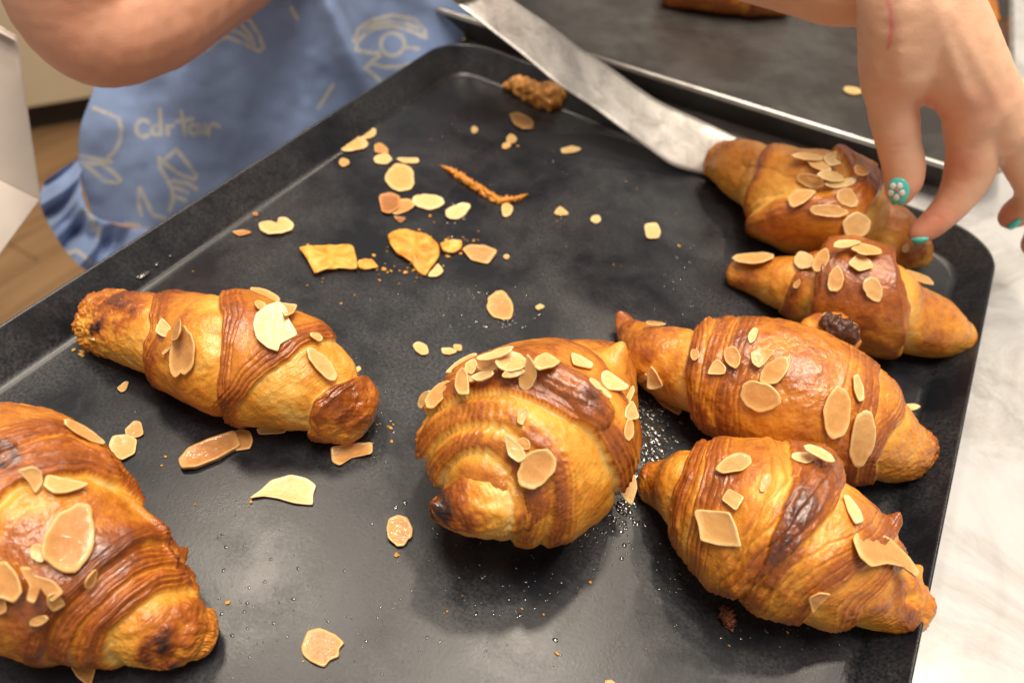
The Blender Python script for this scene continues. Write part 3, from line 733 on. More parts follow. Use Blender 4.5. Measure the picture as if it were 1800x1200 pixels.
# ---- loose on the tray
T = [
 ('pointed pale flake touching the left tray wall, beside a crooked sliver', E(620, 254, 27, 13, -3), .28, {}),
 ('crooked sliver just above the pointed flake by the left wall', P_((628, 242), (640, 236), (652, 225), (662, 228), (660, 240), (645, 245)), .22, {}),
 ('small pinkish almond chip alone beside the left wall', E(605, 286, 9, 7), .42, {}),
 ('small toasted fan-shaped flake above the stubby pale one', P_((657, 256), (668, 252), (682, 262), (683, 271), (659, 270)), .50, {}),
 ('stubby pale flake above the round one', P_((656, 280), (664, 272), (682, 271), (691, 282), (680, 289), (660, 288)), .18, {}),
 ('thin straight sliver right of the stubby pale flake', P_((695, 281), (705, 278), (736, 280), (737, 287), (708, 288)), .24, {}),
 ('round flake with golden centre and pale rim near the far left', E(704, 313, 26, 24, 20), .36, {}),
 ('dark toasted ragged flake in the pair below the round flake', P_((665, 345), (688, 338), (704, 344), (702, 366), (684, 377), (671, 372)), .72, {'lift': .001}),
 ('amber boat-shaped flake beside the dark ragged one', P_((684, 374), (700, 352), (720, 349), (732, 361), (718, 372), (696, 378)), .50, {}),
 ('pale pointed oval flake right of the amber boat-shaped one', E(753, 355, 29, 13, 4), .16, {}),
 ('greasy translucent flake with a droplet on its right end', E(804, 372, 23, 12, -22), .10, {'glaze': .9}),
 ('little brown chip under the dark ragged flake', P_((690, 380), (715, 384), (704, 394)), .75, {}),
 ('small drop-shaped flake touching the brown crumb strip', E(891, 370, 10, 12), .24, {}),
 ('small triangular flake in the middle of the far half', P_((972, 376), (984, 362), (1001, 377), (986, 380)), .26, {}),
 ('tiny round pale chip right of the triangular flake', E(1047, 386, 9, 7), .12, {}),
 ('squarish pale flake lying alone towards the right croissants', P_((1132, 395), (1155, 392), (1162, 408), (1158, 420), (1136, 420)), .16, {}),
 ('half-moon pale sliver nearest the spatula blade', P_((985, 262), (1005, 257), (1024, 262), (1010, 269), (988, 270)), .18, {}),
 ('tan flake with white broken end near the back wall', P_((893, 200), (912, 199), (922, 204), (938, 212), (937, 227), (918, 228), (903, 219)), .44, {}),
 ('upper of two tiny round chips between tray centre and back wall', E(899, 245, 9, 8), .28, {}),
 ('lower of two tiny chips between tray centre and back wall', E(890, 257, 8, 5, -15), .30, {}),
 ('toasted shield-shaped flake with dark lower edge', P_((811, 440), (825, 432), (850, 433), (875, 443), (858, 466), (828, 460)), .52, {'tilt': (0, -.12, 0)}),
 ('toasted oval flake ringed by grease bubbles in the tray middle', E(880, 539, 27, 22, 55), .50, {}),
 ('tiny fan-shaped chip right of the bubbled oval flake', P_((940, 540), (950, 534), (959, 540), (945, 546)), .30, {}),
 ('heart-shaped pale flake above the straight croissant', P_((453, 392), (478, 393), (490, 398), (490, 386), (503, 384), (518, 394), (514, 406), (495, 414), (472, 415), (458, 406)), .22, {}),
 ('flat reddish chip left of the heart-shaped flake', P_((406, 408), (430, 404), (444, 410), (420, 416)), .60, {}),
 ('pale broken flake at the lower tip of the crumb smear', P_((750, 486), (765, 470), (770, 462), (781, 478), (768, 488)), .18, {}),
 ('small notched chip left of the plump croissant', P_((724, 606), (735, 601), (751, 608), (754, 622), (742, 626), (730, 618)), .26, {}),
 ('small flat chip above the plump croissant', P_((775, 612), (795, 612), (805, 619), (790, 624), (777, 622)), .26, {}),
 ('tiny cube-like chip touching the small flat chip', P_((795, 606), (812, 606), (812, 617), (800, 617)), .36, {}),
 ('tan six-sided flake beside the brown ridged croissant', P_((190, 782), (198, 767), (225, 764), (242, 772), (238, 797), (215, 811), (200, 803)), .34, {}),
 ('smaller peach flake touching the six-sided tan flake', P_((219, 756), (236, 738), (249, 742), (254, 764), (238, 770), (222, 766)), .42, {}),
 ('long brown-skinned almond slice below the straight croissant', P_((312, 808), (330, 787), (365, 772), (415, 757), (424, 782), (385, 805), (345, 822), (318, 824)), .58, {'thick': .0022, 'glaze': .5}),
 ('amber rounded slice tucked under the long almond slice', P_((405, 762), (425, 753), (440, 758), (446, 775), (440, 790), (410, 793)), .48, {}),
 ('toasted curved strip below the round end of the straight croissant', P_((581, 790), (620, 780), (655, 777), (655, 802), (618, 805), (597, 820), (583, 812)), .46, {'curl': .25}),
 ('large cream fish-shaped flake in the open left half', P_((437, 877), (458, 861), (475, 845), (510, 836), (540, 842), (557, 853), (550, 870), (551, 888), (520, 886), (485, 876), (465, 873)), .17, {'curl': .15}),
 ('small golden flake with scalloped pale rim, left of the plump croissant tip', E(702, 934, 28, 23, 80), .44, {'glaze': .8}),
 ('round reddish flake with a bitten right edge at the bottom of the frame', P_((529, 1135), (540, 1108), (562, 1103), (590, 1115), (607, 1130), (596, 1140), (597, 1154), (580, 1160), (570, 1173), (545, 1163), (531, 1150)), .56, {}),
 ('tiny pointed chip below the crinkled tip of the straight croissant', P_((205, 683), (220, 671), (228, 672), (222, 686), (212, 690)), .30, {}),
 ('pale flake peeking from under the straight croissant', P_((450, 755), (475, 748), (512, 752), (500, 762), (455, 764)), .16, {}),
 ('flake standing against the crinkled left tip of the straight croissant', P_((140, 560), (152, 555), (160, 575), (163, 596), (150, 594), (142, 578)), .40, {'lift': .008, 'tilt': (-.8, -.3, 0)}),
 ('small pale point sticking out below the crinkled left tip', P_((148, 604), (165, 598), (180, 608), (165, 613)), .26, {}),
 ('leaning leaf-shaped flake wedged between plump and ridged croissants', P_((1083, 832), (1100, 812), (1116, 828), (1121, 858), (1112, 890), (1098, 878), (1085, 852)), .28, {'lift': .016, 'tilt': (.2, -.5, 0)}),
 ('thin flake lying under the horned end of the glossy croissant', P_((1148, 696), (1172, 702), (1200, 722), (1193, 730), (1165, 714)), .30, {}),
 ('slim pale flake between glossy croissant and right wall', E(1600, 716, 16, 6, -3), .20, {}),
 ('tiny pale chip at the foot of the left tray wall', E(680, 199, 7, 6), .20, {}),
 ('tiny round chip alone near the far left corner', E(834, 229, 6, 6), .18, {}),
 ('tiny pale chip at the ragged tip of the ridged croissant', E(1551, 1125, 8, 6), .30, {}),
 ('folded thin flake under the large brown ridged croissant', P_((118, 1160), (140, 1158), (172, 1152), (168, 1180), (160, 1210), (135, 1190)), .50, {}),
 ('orange chip cut off by the bottom frame edge', P_((1062, 1196), (1075, 1194), (1085, 1204), (1065, 1206)), .45, {}),
 ('crisp flake sticking to the right end of the straight croissant', P_((620, 648), (632, 642), (636, 648), (626, 655)), .22, {'lift': .01}),
 ('tiny gold chip right of the toasted shield-shaped flake', E(890, 452, 5, 4), .30, {}),
 ('tiny red-brown chip above the flat reddish chip', E(449, 377, 5, 3), .70, {}),
]
for lab, spec, tone, kw in T: flake(lab, spec, tone, **kw)
o = flake('pale chip lying alone on the steel tray behind the thumb', E(1498, 160, 16, 6, 10), .3, z=.0, group='almond flakes on the steel tray')

# ---- on croissants
H = [
 # straight croissant
 ('L2', 'large brown oval flake on the left shoulder of the straight croissant', E(321, 619, 45, 22, -82), .46, {}),
 ('L2', 'pale folded flake above the large oval one on the straight croissant', P_((275, 572), (284, 556), (300, 575), (302, 592), (285, 592), (272, 583)), .18, {'tilt': (.2, 0, .1)}),
 ('L2', 'upright brown flake wedged beside the pale folded one', P_((298, 600), (308, 570), (318, 558), (318, 580), (308, 600)), .58, {'tilt': (-.5, 0, 0)}),
 ('L2', 'tiny sliver left of the large oval on the straight croissant', E(292, 616, 9, 3, -45), .30, {}),
 ('L2', 'widest cream flake with a torn edge on the straight croissant', P_((444, 570), (450, 549), (470, 535), (492, 530), (505, 545), (508, 560), (525, 588), (508, 597), (492, 605), (489, 619), (468, 612), (450, 595)), .12, {'glaze': .5}),
 ('L2', 'amber corner flake overlapping the widest cream flake', P_((488, 531), (524, 535), (517, 550), (500, 556)), .34, {'lift': .0035}),
 ('L2', 'narrow flake along the top ridge of the straight croissant', E(466, 519, 28, 9, 24), .40, {}),
 ('L2', 'long slim flake on the right shoulder of the straight croissant', E(567, 640, 38, 13, 48), .30, {}),
 ('L2', 'small pale crumb-like flake near the right ridge of the straight croissant', E(557, 591, 12, 6, 30), .22, {}),
 ('L2', 'small broken chip above the widest cream flake', E(458, 536, 11, 7, 30), .34, {}),
 # plump croissant
 ('M', 'outermost narrow flake on the left edge of the plump croissant', E(745, 701, 18, 8, -60), .26, {}),
 ('M', 'peach oval flake second from the left edge of the plump croissant', E(769, 691, 31, 13, -48), .42, {}),
 ('M', 'thin edge-on flake at the upper left of the flake pile', E(812, 637, 32, 6, -32), .22, {'lift': .004}),
 ('M', 'long edge-on flake along the top of the pile', E(871, 622, 34, 7, -18), .20, {'lift': .006}),
 ('M', 'tongue-shaped flake hanging down at the left of the pile', P_((800, 650), (812, 642), (822, 655), (822, 690), (805, 694), (798, 678)), .34, {'lift': .003}),
 ('M', 'small bent flake behind the tongue-shaped one', E(828, 644, 14, 10, -60), .24, {'lift': .0045}),
 ('M', 'pink-tinged flake in the middle of the pile', E(856, 643, 20, 9, -5), .34, {'lift': .003}),
 ('M', 'short pale strip below the pink-tinged flake', E(850, 660, 20, 7, -14), .18, {'lift': .003}),
 ('M', 'tiny stub left of the short pale strip', E(828, 663, 6, 8, 0), .20, {}),
 ('M', 'widest smooth flake on top of the pile', E(900, 635, 29, 18, 8), .32, {'lift': .0045}),
 ('M', 'crescent flake hanging from the right of the pile', P_((926, 620), (942, 640), (944, 662), (936, 680), (924, 689), (912, 680), (912, 662), (922, 650)), .34, {'lift': .004}),
 ('M', 'curled small flake overlapping the crescent flake', E(902, 655, 20, 8, -12), .38, {'lift': .006}),
 ('M', 'leaf-shaped flake right of the pile on the plump croissant', P_((939, 628), (960, 617), (987, 632), (975, 643), (948, 647), (938, 640)), .30, {}),
 ('M', 'pale rounded-triangle flake near the back of the plump croissant', P_((1003, 618), (1020, 624), (1044, 640), (1040, 647), (1006, 642)), .16, {}),
 ('M', 'broad cream flake at the right shoulder of the plump croissant', P_((1057, 655), (1066, 650), (1108, 678), (1100, 686), (1070, 685), (1056, 668)), .14, {}),
 ('M', 'upper thin sliver left of the broad cream flake', E(1048, 675, 15, 4, 42), .12, {'lift': .003}),
 ('M', 'lower thin sliver below the broad cream flake', E(1062, 688, 18, 4, 40), .10, {'lift': .004}),
 ('M', 'upright flake on the right edge of the plump croissant', P_((1112, 676), (1116, 684), (1106, 710), (1096, 728), (1094, 712)), .26, {'lift': .004}),
 ('M', 'jagged pale flake beyond the right edge of the plump croissant', P_((1100, 718), (1112, 702), (1118, 715), (1126, 735), (1112, 738), (1098, 735)), .22, {}),
 ('M', 'lowest flake clinging to the right edge of the plump croissant', E(1106, 755, 20, 8, -85), .34, {}),
 ('M', 'small curled flake alone at the centre of the plump croissant', P_((908, 742), (912, 722), (926, 714), (930, 722), (922, 740), (918, 748)), .36, {}),
 ('M', 'glossy pointed flake left of the large oval on the plump croissant', P_((885, 760), (896, 768), (918, 785), (926, 805), (912, 814), (893, 800)), .26, {'glaze': .8, 'lift': .003}),
 ('M', 'small flake tucked behind the glossy pointed one', E(921, 780, 13, 10, 40), .40, {}),
 ('M', 'large ribbed oval flake on the front of the plump croissant', E(943, 823, 40, 29, -48), .46, {'lift': .003}),
 # ridged croissant right
 ('R4', 'tan teardrop flake with raised rim at the top of the ridged croissant', P_((1255, 822), (1275, 802), (1300, 793), (1320, 800), (1322, 812), (1305, 826), (1270, 832)), .46, {}),
 ('R4', 'small square flake on the ridged croissant', P_((1266, 876), (1280, 857), (1308, 872), (1294, 898)), .28, {'glaze': .6}),
 ('R4', 'large four-sided flake with scored lower edge on the ridged croissant', P_((1219, 900), (1224, 894), (1285, 899), (1296, 925), (1304, 962), (1265, 959), (1232, 950), (1228, 925)), .36, {'glaze': .6}),
 ('R4', 'pale flat flake at the upper right of the ridged croissant', E(1412, 803, 21, 9, 5), .12, {}),
 ('R4', 'thin cream flake lying across the pale flat one', E(1442, 795, 30, 8, 27), .14, {'lift': .004}),
 ('R4', 'cream flake tucked in the fold near the ridged croissant top edge', P_((1482, 868), (1492, 868), (1512, 895), (1520, 915), (1505, 920), (1492, 900)), .16, {}),
 ('R4', 'largest orange flake with bitten edge beside the ragged tip', P_((1499, 945), (1508, 931), (1535, 931), (1565, 945), (1600, 978), (1619, 1005), (1612, 1015), (1590, 996), (1560, 990), (1532, 996), (1512, 978)), .46, {'lift': .003}),
 ('R4', 'folded brown chip low on the ridged croissant', P_((1420, 1050), (1440, 1040), (1462, 1044), (1440, 1062), (1428, 1078)), .52, {'lift': .003}),
 ('R4', 'amber sliver half sunk into the ridged croissant centre', E(1345, 848, 17, 8, -65), .42, {'lift': .0006}),
 # glossy croissant
 ('R3', 'folded pair-like flake at the horned end of the glossy croissant', P_((1138, 650), (1146, 642), (1156, 655), (1166, 680), (1152, 685), (1138, 682)), .22, {'lift': .003}),
 ('R3', 'small pale flake left of the folded flake at the horned end', P_((1120, 668), (1136, 654), (1138, 664), (1130, 672)), .20, {}),
 ('R3', 'lumpy yellow crumb-like flake at the top of the glossy croissant', P_((1313, 590), (1324, 574), (1334, 577), (1328, 598), (1318, 604)), .22, {}),
 ('R3', 'upright oval flake with dark centre on the glossy croissant', E(1287, 627, 20, 14, 70), .46, {}),
 ('R3', 'pale fan flake left of the upright oval one', P_((1242, 658), (1252, 636), (1262, 630), (1277, 645), (1274, 658)), .24, {}),
 ('R3', 'shield flake with raised rim at the head of the three overlapping flakes', P_((1318, 620), (1340, 610), (1364, 617), (1352, 630), (1334, 648), (1322, 640)), .40, {}),
 ('R3', 'slanted peach oval flake in the cluster on the glossy croissant', E(1362, 651, 32, 18, -42), .42, {'lift': .0022}),
 ('R3', 'wide oval flake with sunken centre, lowest of the cluster', E(1336, 697, 37, 26, 18), .38, {'lift': .003}),
 ('R3', 'large smooth tan oval on the right half of the glossy croissant', E(1473, 724, 47, 24, -84), .42, {}),
 ('R3', 'longest pale oval hanging over the right front of the glossy croissant', E(1517, 772, 52, 22, -80), .30, {}),
 ('R3', 'thin crooked flake above the longest pale oval', P_((1500, 660), (1508, 656), (1518, 680), (1520, 704), (1510, 706), (1502, 685)), .28, {}),
 ('R3', 'small crumb in the seam of the glossy croissant', E(1221, 623, 8, 10, 0), .34, {}),
 ('R3', 'thin flake lying on the upper edge of the horned end', E(1152, 568, 18, 4, 4), .40, {}),
 # smooth dark-centred croissant
 ('R2', 'long flake lying on the left tip of the dark-centred croissant', E(1325, 453, 37, 9, -3), .34, {'lift': .004}),
 ('R2', 'glassy pale flake left of the dark centre', E(1413, 457, 18, 15, 10), .14, {'glaze': 1.0}),
 ('R2', 'upright flake leaning beside the glassy pale one', E(1443, 457, 23, 12, -62), .42, {}),
 ('R2', 'almond-shaped flake in the middle of the dark centre', E(1469, 491, 23, 14, -80), .42, {'glaze': .6}),
 ('R2', 'slanted flake on the right of the dark centre', E(1535, 509, 23, 16, 65), .30, {}),
 ('R2', 'broad flake above the almond-shaped one on the dark centre', P_((1490, 462), (1508, 445), (1530, 455), (1537, 470), (1510, 477)), .34, {}),
 ('R2', 'slim flake across the top of the dark-centred croissant', E(1524, 438, 27, 9, 8), .40, {'lift': .003}),
 ('R2', 'narrow cream sliver at the very top of the dark-centred croissant', E(1488, 428, 24, 6, -6), .20, {'lift': .004}),
 ('R2', 'tiny chip left of the dark centre stripe', E(1401, 499, 9, 5, -60), .40, {}),
 ('R2', 'edge-on flake on the right shoulder of the dark-centred croissant', E(1615, 487, 31, 7, 22), .36, {'lift': .003}),
 ('R3', 'curved flake stuck above the squeezed-out chocolate', P_((1440, 562), (1448, 548), (1468, 552), (1480, 562), (1460, 562)), .42, {'lift': .010}),
 # three-lobed croissant
 ('R1', 'tan slanted flake on the middle lobe under the thumb', E(1408, 345, 26, 12, -25), .36, {}),
 ('R1', 'pointed peach flake near the fold above the lower lobe', E(1458, 371, 34, 11, 4), .34, {}),
 ('R1', 'glossy rounded flake on the middle lobe right side', E(1490, 348, 21, 15, 35), .34, {'glaze': .9}),
 ('R1', 'wide translucent flake on the third lobe beside the finger', E(1507, 396, 25, 22, -20), .22, {}),
 ('R1', 'top flake of the blurred pile on the middle lobe', E(1420, 275, 28, 6, 6), .24, {'lift': .003}),
 ('R1', 'upper middle flake of the blurred pile', E(1440, 290, 24, 8, 25), .28, {'lift': .003}),
 ('R1', 'jagged flake at the back of the blurred pile', P_((1445, 275), (1462, 268), (1472, 266), (1468, 280), (1482, 288), (1458, 294)), .18, {'lift': .006}),
 ('R1', 'pale flake at the centre of the blurred pile', E(1462, 310, 24, 9, 12), .14, {'lift': .004}),
 ('R1', 'long pale flake at the lower edge of the blurred pile', E(1478, 322, 28, 8, -8), .12, {'lift': .004}),
 ('R1', 'amber flake at the left of the blurred pile', E(1425, 318, 26, 12, 15), .40, {}),
 ('R1', 'curled toasted flake at the far right of the middle lobe', E(1514, 300, 14, 9, 20), .48, {'lift': .004}),
 ('R1', 'tiny pale chip beside the fingertip', E(1592, 436, 8, 6, -60), .16, {'lift': .002}),
 # large brown croissant
 ('L1', 'largest glossy oval flake on the brown ridged croissant', E(124, 944, 64, 43, -68), .54, {'glaze': .45, 'lift': .003}),
 ('L1', 'small pale flake peeking left of the largest glossy oval', E(67, 972, 17, 13, 60), .26, {}),
 ('L1', 'bent cream flake high on the brown ridged croissant', P_((30, 826), (58, 818), (74, 828), (76, 848), (62, 868), (50, 846)), .30, {'lift': .003}),
 ('L1', 'long wavy flake touching the bent cream one', P_((75, 852), (82, 832), (105, 838), (160, 848), (140, 858), (118, 864), (95, 864)), .34, {'lift': .002}),
 ('L1', 'edge-on flake on the back ridge of the brown ridged croissant', E(147, 758, 42, 9, 30), .44, {'lift': .003}),
 ('L1', 'large curled flake cut by the left frame edge', P_((-20, 990), (10, 985), (32, 1010), (40, 1040), (25, 1060), (0, 1050), (-20, 1060)), .48, {'glaze': .7, 'lift': .004}),
 ('L1', 'curled flake cluster piece with sunken middle, left of the ridges', P_((32, 996), (52, 996), (58, 1010), (95, 1020), (112, 1042), (90, 1060), (72, 1030), (60, 1062), (45, 1055), (52, 1030)), .50, {'glaze': .7, 'lift': .005}),
 ('L1', 'bent flake end right of the curled cluster piece', P_((84, 1045), (100, 1040), (116, 1062), (92, 1076), (82, 1062)), .48, {'glaze': .5}),
 ('L1', 'narrow flake upright beside the first tight ridge', E(161, 1018, 19, 8, -62), .46, {}),
 ('L1', 'small flake low on the front of the brown ridged croissant', E(67, 1091, 17, 8, -18), .42, {}),
 ('L1', 'toasted lower flake at the left frame edge', P_((-20, 1062), (8, 1050), (12, 1075), (-5, 1082)), .50, {}),
]
for hk, lab, spec, tone, kw in H: flake(lab, spec, tone, host=hk, **kw)

# ---- pastry scraps on the tray
flake('thin rectangular sheet of golden pastry skin lying on the tray', P_((524, 433), (560, 430), (620, 428), (626, 450), (629, 472), (600, 470), (575, 472), (552, 478), (540, 455)), .27,
      name='pastry_scrap', material=M_pastry, thick=.0006, lift=.0020, tilt=(0, .10, 0), cat='pastry scrap', group='pastry scraps on the black tray')
flake('small torn corner of pastry skin beside the rectangular sheet', P_((628, 457), (653, 454), (667, 470), (645, 473), (630, 472)), .30,
      name='pastry_scrap', material=M_pastry, thick=.0006, lift=.0008, cat='pastry scrap', group='pastry scraps on the black tray')
flake('crumbly amber smear of sugar and pastry beside the rectangular sheet', P_((681, 415), (700, 404), (728, 407), (755, 415), (772, 435), (772, 455), (760, 470), (748, 486), (735, 478), (722, 462), (700, 450), (686, 436)), .34,
      name='pastry_scrap', material=M_pastry, thick=.0012, lift=.0, cat='pastry scrap', group='pastry scraps on the black tray')
flake('broken sugary crumb cluster right of the amber smear', P_((772, 430), (795, 421), (812, 424), (812, 438), (795, 445), (778, 442)), .26,
      name='pastry_scrap', material=M_pastry, thick=.0014, lift=.0, cat='pastry scrap', group='pastry scraps on the black tray')
o = blob_chain('crumb_strip', [q(773, 290, .001, .0008), q(795, 302, .0012, .0019), q(830, 325, .0014, .0021), q(855, 340, .0014, .0022), q(880, 353, .0012, .0022), q(905, 350, .0012, .0018), q(929, 341, .001, .0007)],
           M_pastry, None, 9, .0035, 'long bent strip of toasted pastry crumb on the tray', 'pastry scrap', attrs=dict(bake=.40, glaze=.1), NUU=140, scale=700)
o = blob_chain('burnt_crumb', [q(1272, 1062, .001, .001), q(1276, 1078, .002, .0028), q(1282, 1092, .002, .0026), q(1288, 1112, .001, .0006)],
           M_pastry, None, 4, .004, 'burnt fibrous crumb below the ridged croissant', 'pastry scrap', attrs=dict(bake=.85, glaze=.2), scale=700)
o = blob_chain('caramel_lump', [q(882, 152, .003, .003), q(905, 150, .004, .006), q(935, 162, .005, .008), q(962, 172, .005, .0095), q(985, 162, .004, .006), q(992, 150, .004, .002)],
           M_caramel, None, 6, .006, 'sticky amber caramel lump by the spatula at the back wall', 'caramel lump', NUU=90, NVV=40)

# ------------------------------------------------------------------ cabinet beyond the counter
c0, c1 = at(56, 200, -.82), at(150, 184, -.82)
dcab = (c1-c0)[:2]; dcab /= np.linalg.norm(dcab); back = np.array([-dcab[1], dcab[0]])
Mc = Matrix(((dcab[0], back[0], 0, c0[0]), (dcab[1], back[1], 0, c0[1]), (0, 0, 1, -.9), (0, 0, 0, 1)))
cab = empty('kitchen_cabinet', (0, 0, 0), 'cream kitchen cabinet with dark toe kick behind the child', 'cabinet'); cab.matrix_world = Mc
def local_slab(*a, **k):
    p = slab(*a, **k); p.parent = cab; return p
local_slab('cabinet_carcass', -1.2, .65, .02, .6, .085, .95, m_cab, bev=.002)
local_slab('toe_kick', -1.2, .65, .07, .55, .0, .083, m_dark, bev=0)
for k in range(2): local_slab('cabinet_door', -1.19+k*.92, -.275+k*.92, 0, .0185, .095, .94, m_cab, bev=.004)

# ------------------------------------------------------------------ carton at the left edge
m_card = simple('white_carton', (.56, .50, .45), .6, 0, .3, .15, .0005, 80, .03)
def panel(name, pts, th, parent, m):
    P = np.array(pts); nn = np.cross(P[1]-P[0], P[3]-P[0]); nn /= np.linalg.norm(nn)
    if nn @ (CAM-P[0]) < 0: nn = -nn
    V = np.concatenate([P, P-nn*th]); F = [(0, 1, 2, 3), (7, 6, 5, 4)]+[(i, i+4, (i+1) % 4+4, (i+1) % 4) for i in range(4)]
    loc = np.array(parent.location)
    o = mesh_np(name, V-loc, F, m, smooth=False); o.parent = parent
    bv = o.modifiers.new('bevel', 'BEVEL'); bv.width = .0006; bv.segments = 2
    return o
a_, b2, c2, d2 = deep(-90, 0, .44), deep(27, 62, .46), deep(70, 351, .50), deep(-90, 271, .47)
e2, f2 = deep(0, 446, .465), deep(-90, 560, .43)
carton = empty('paper_carton', deep(-90, 560, .44), 'white paper carton with a folded lower crease at the left edge of the frame', 'carton')
panel('wall_panel', [a_, b2, c2, d2], .0008, carton, m_card)
panel('lower_panel', [d2, c2, e2, f2], .0008, carton, m_card)
top_b = [a_+np.array([-.02, .02, .0]), a_, b2, b2+np.array([-.03, .035, .004])]
panel('top_flap', [deep(-90, -6, .45), deep(-90, 10, .438), deep(30, 72, .457), deep(8, 50, .475)], .0008, carton, m_card)
b3, c3, a3, d3 = deep(0, 64, .53), deep(30, 330, .57), deep(-110, 10, .51), deep(-110, 262, .54)
panel('back_panel', [a3, b3, c3, d3], .0008, carton, m_card)
panel('side_panel', [b2, b3, c3, c2], .0008, carton, m_card)

# ------------------------------------------------------------------ offset spatula
rows = [((740, -50), (800, -95), .092, .092), ((800, 5), (850, -40), .082, .082), ((852, 46), (905, 4), .072, .072), ((919, 98), (967, 46), .058, .060), ((982, 150), (1028, 92), .044, .048), ((1040, 188), (1074, 121), .032, .038),
        ((1098, 231), (1114, 150), .0210, .031), ((1141, 263), (1160, 180), .0120, .026), ((1184, 292), (1208, 202), .0050, .0225), ((1222, 304), (1256, 224), .0016, .020), ((1262, 312), (1300, 246), .0010, .0185)]
Lr = catmull(np.array([at(*l, z) for l, r_, z, z2 in rows]), 60)[0]; Rr = catmull(np.array([at(*r_, z2) for l, r_, z, z2 in rows]), 60)[0]
m_ = 12; s_ = np.linspace(0, 1, m_)
Pt = Lr[:, None]*(1-s_)[None, :, None]+Rr[:, None]*s_[None, :, None]
nn = np.cross(np.gradient(Pt, axis=0), np.gradient(Pt, axis=1)); nn /= np.linalg.norm(nn, axis=2)[..., None]; nn *= np.sign(nn[..., 2:3])
th = .0011
top = Pt+nn*th/2; bot = Pt-nn*th/2; bot[..., 2] = np.maximum(bot[..., 2], .0003); top[..., 2] = np.maximum(top[..., 2], bot[..., 2]+.0008)
bot[:, 0] = top[:, 0]*.5+bot[:, 0]*.5; nT = 60*m_
spat = empty('offset_spatula', at(1098, 231, .0), 'worn stainless spatula blade sliding under the three-lobed croissant', 'spatula')
F = grid_faces(60, m_); Fb = F[:, ::-1]+nT
ring = [i*m_ for i in range(60)]; ring2 = [i*m_+m_-1 for i in range(60)]
side = [(a, b, b+nT, a+nT) for a, b in zip(ring[:-1], ring[1:])]+[(b, a, a+nT, b+nT) for a, b in zip(ring2[:-1], ring2[1:])]
side += [(59*m_+j, 59*m_+j+1, 59*m_+j+1+nT, 59*m_+j+nT) for j in range(m_-1)]+[(j+1, j, j+nT, j+1+nT) for j in range(m_-1)]
allF = np.concatenate([F, Fb, np.array(side)])
o = mesh_np('blade', np.concatenate([top.reshape(-1, 3), bot.reshape(-1, 3)])-np.array(spat.location), allF, M_steel); o.parent = spat
hw_ = np.array(at(770, -22, .088)); hd = (at(740, -60, .093)-at(852, 40, .073)); hd /= np.linalg.norm(hd)
m_handle = simple('dark_handle_plastic', (.02, .02, .022), .4)
b0 = (at(806, 6, .0845)+at(860, -26, .0845))/2
def bar(name, p, d, ln, wd, ht, m, parent):
    X_ = np.cross(d, [0, 0, 1]); X_ /= np.linalg.norm(X_); Z_ = np.cross(X_, d)
    V = []
    prof = [(math.cos(t)*wd/2, math.sin(t)*ht/2) for t in np.linspace(0, 2*math.pi, 24, endpoint=False)]
    for l, sc2 in ((0, .6), (.002, .95), (.004, 1), (ln-.004, 1), (ln-.001, .9), (ln, .6)):
        V += [p+d*l+X_*x*sc2+Z_*z*sc2 for x, z in prof]
    n_ = 24; F = [tuple(f) for f in grid_faces(6, n_, True).tolist()]+[tuple(range(n_)), tuple(reversed(range(5*n_, 6*n_)))]
    o = mesh_np(name, np.array(V)-np.array(parent.location), F, m); o.parent = parent; return o
bar('bolster', b0, hd, .014, .034, .006, M_steel, spat)
bar('handle', b0+hd*.0142, hd, .11, .026, .016, m_handle, spat)

# ------------------------------------------------------------------ person
def skin_material():
    m, nt, b = mat('child_skin'); co = obj_co(nt)
    n = noise_n(nt, 45, 4, .6, co); n2 = noise_n(nt, 700, 4, .7, co)
    red = attr(nt, 'red').outputs['Fac']; pen = attr(nt, 'pen').outputs['Fac']
    r = ramp(nt, [(.3, (.67, .40, .255)), (.7, (.75, .465, .31))], n.outputs[0])
    mx = N(nt, 'ShaderNodeMix', data_type='RGBA'); mx.inputs[7].default_value = (.62, .20, .125, 1)
    lk(nt, red, mx.inputs[0]); lk(nt, r.outputs[0], mx.inputs[6])
    m2 = N(nt, 'ShaderNodeMix', data_type='RGBA'); m2.inputs[7].default_value = (.70, .10, .16, 1)
    lk(nt, pen, m2.inputs[0]); lk(nt, mx.outputs[2], m2.inputs[6]); lk(nt, m2.outputs[2], b.inputs['Base Color'])
    b.inputs['Roughness'].default_value = .5; b.inputs['Subsurface Weight'].default_value = .3
    b.inputs['Subsurface Radius'].default_value = (1, .35, .18); b.inputs['Subsurface Scale'].default_value = .005
    bump(nt, b, n2.outputs[0], .4, .0005)
    return m
M_skin = skin_material()
import bmesh
def capsule_union(chains):
    bm = bmesh.new(); bmesh.ops.create_icosphere(bm, subdivisions=3, radius=1)
    bv = np.array([v.co[:] for v in bm.verts]); bf = np.array([[v.index for v in f.verts] for f in bm.faces]); bm.free()
    Vs, Fs, k = [], [], 0
    for ch in chains:
        P = np.array([[*deep(x, y, d), r*d/FPX] for x, y, d, r in ch])
        L = np.linalg.norm(np.diff(P[:, :3], axis=0), axis=1).sum(); n = max(4, int(L/(P[:, 3].min()*.22)))
        C, _ = catmull(P, min(n, 120))
        for c in C:
            Vs.append(bv*c[3]+c[:3]); Fs.append(bf+k); k += len(bv)
    return np.concatenate(Vs), np.concatenate(Fs)
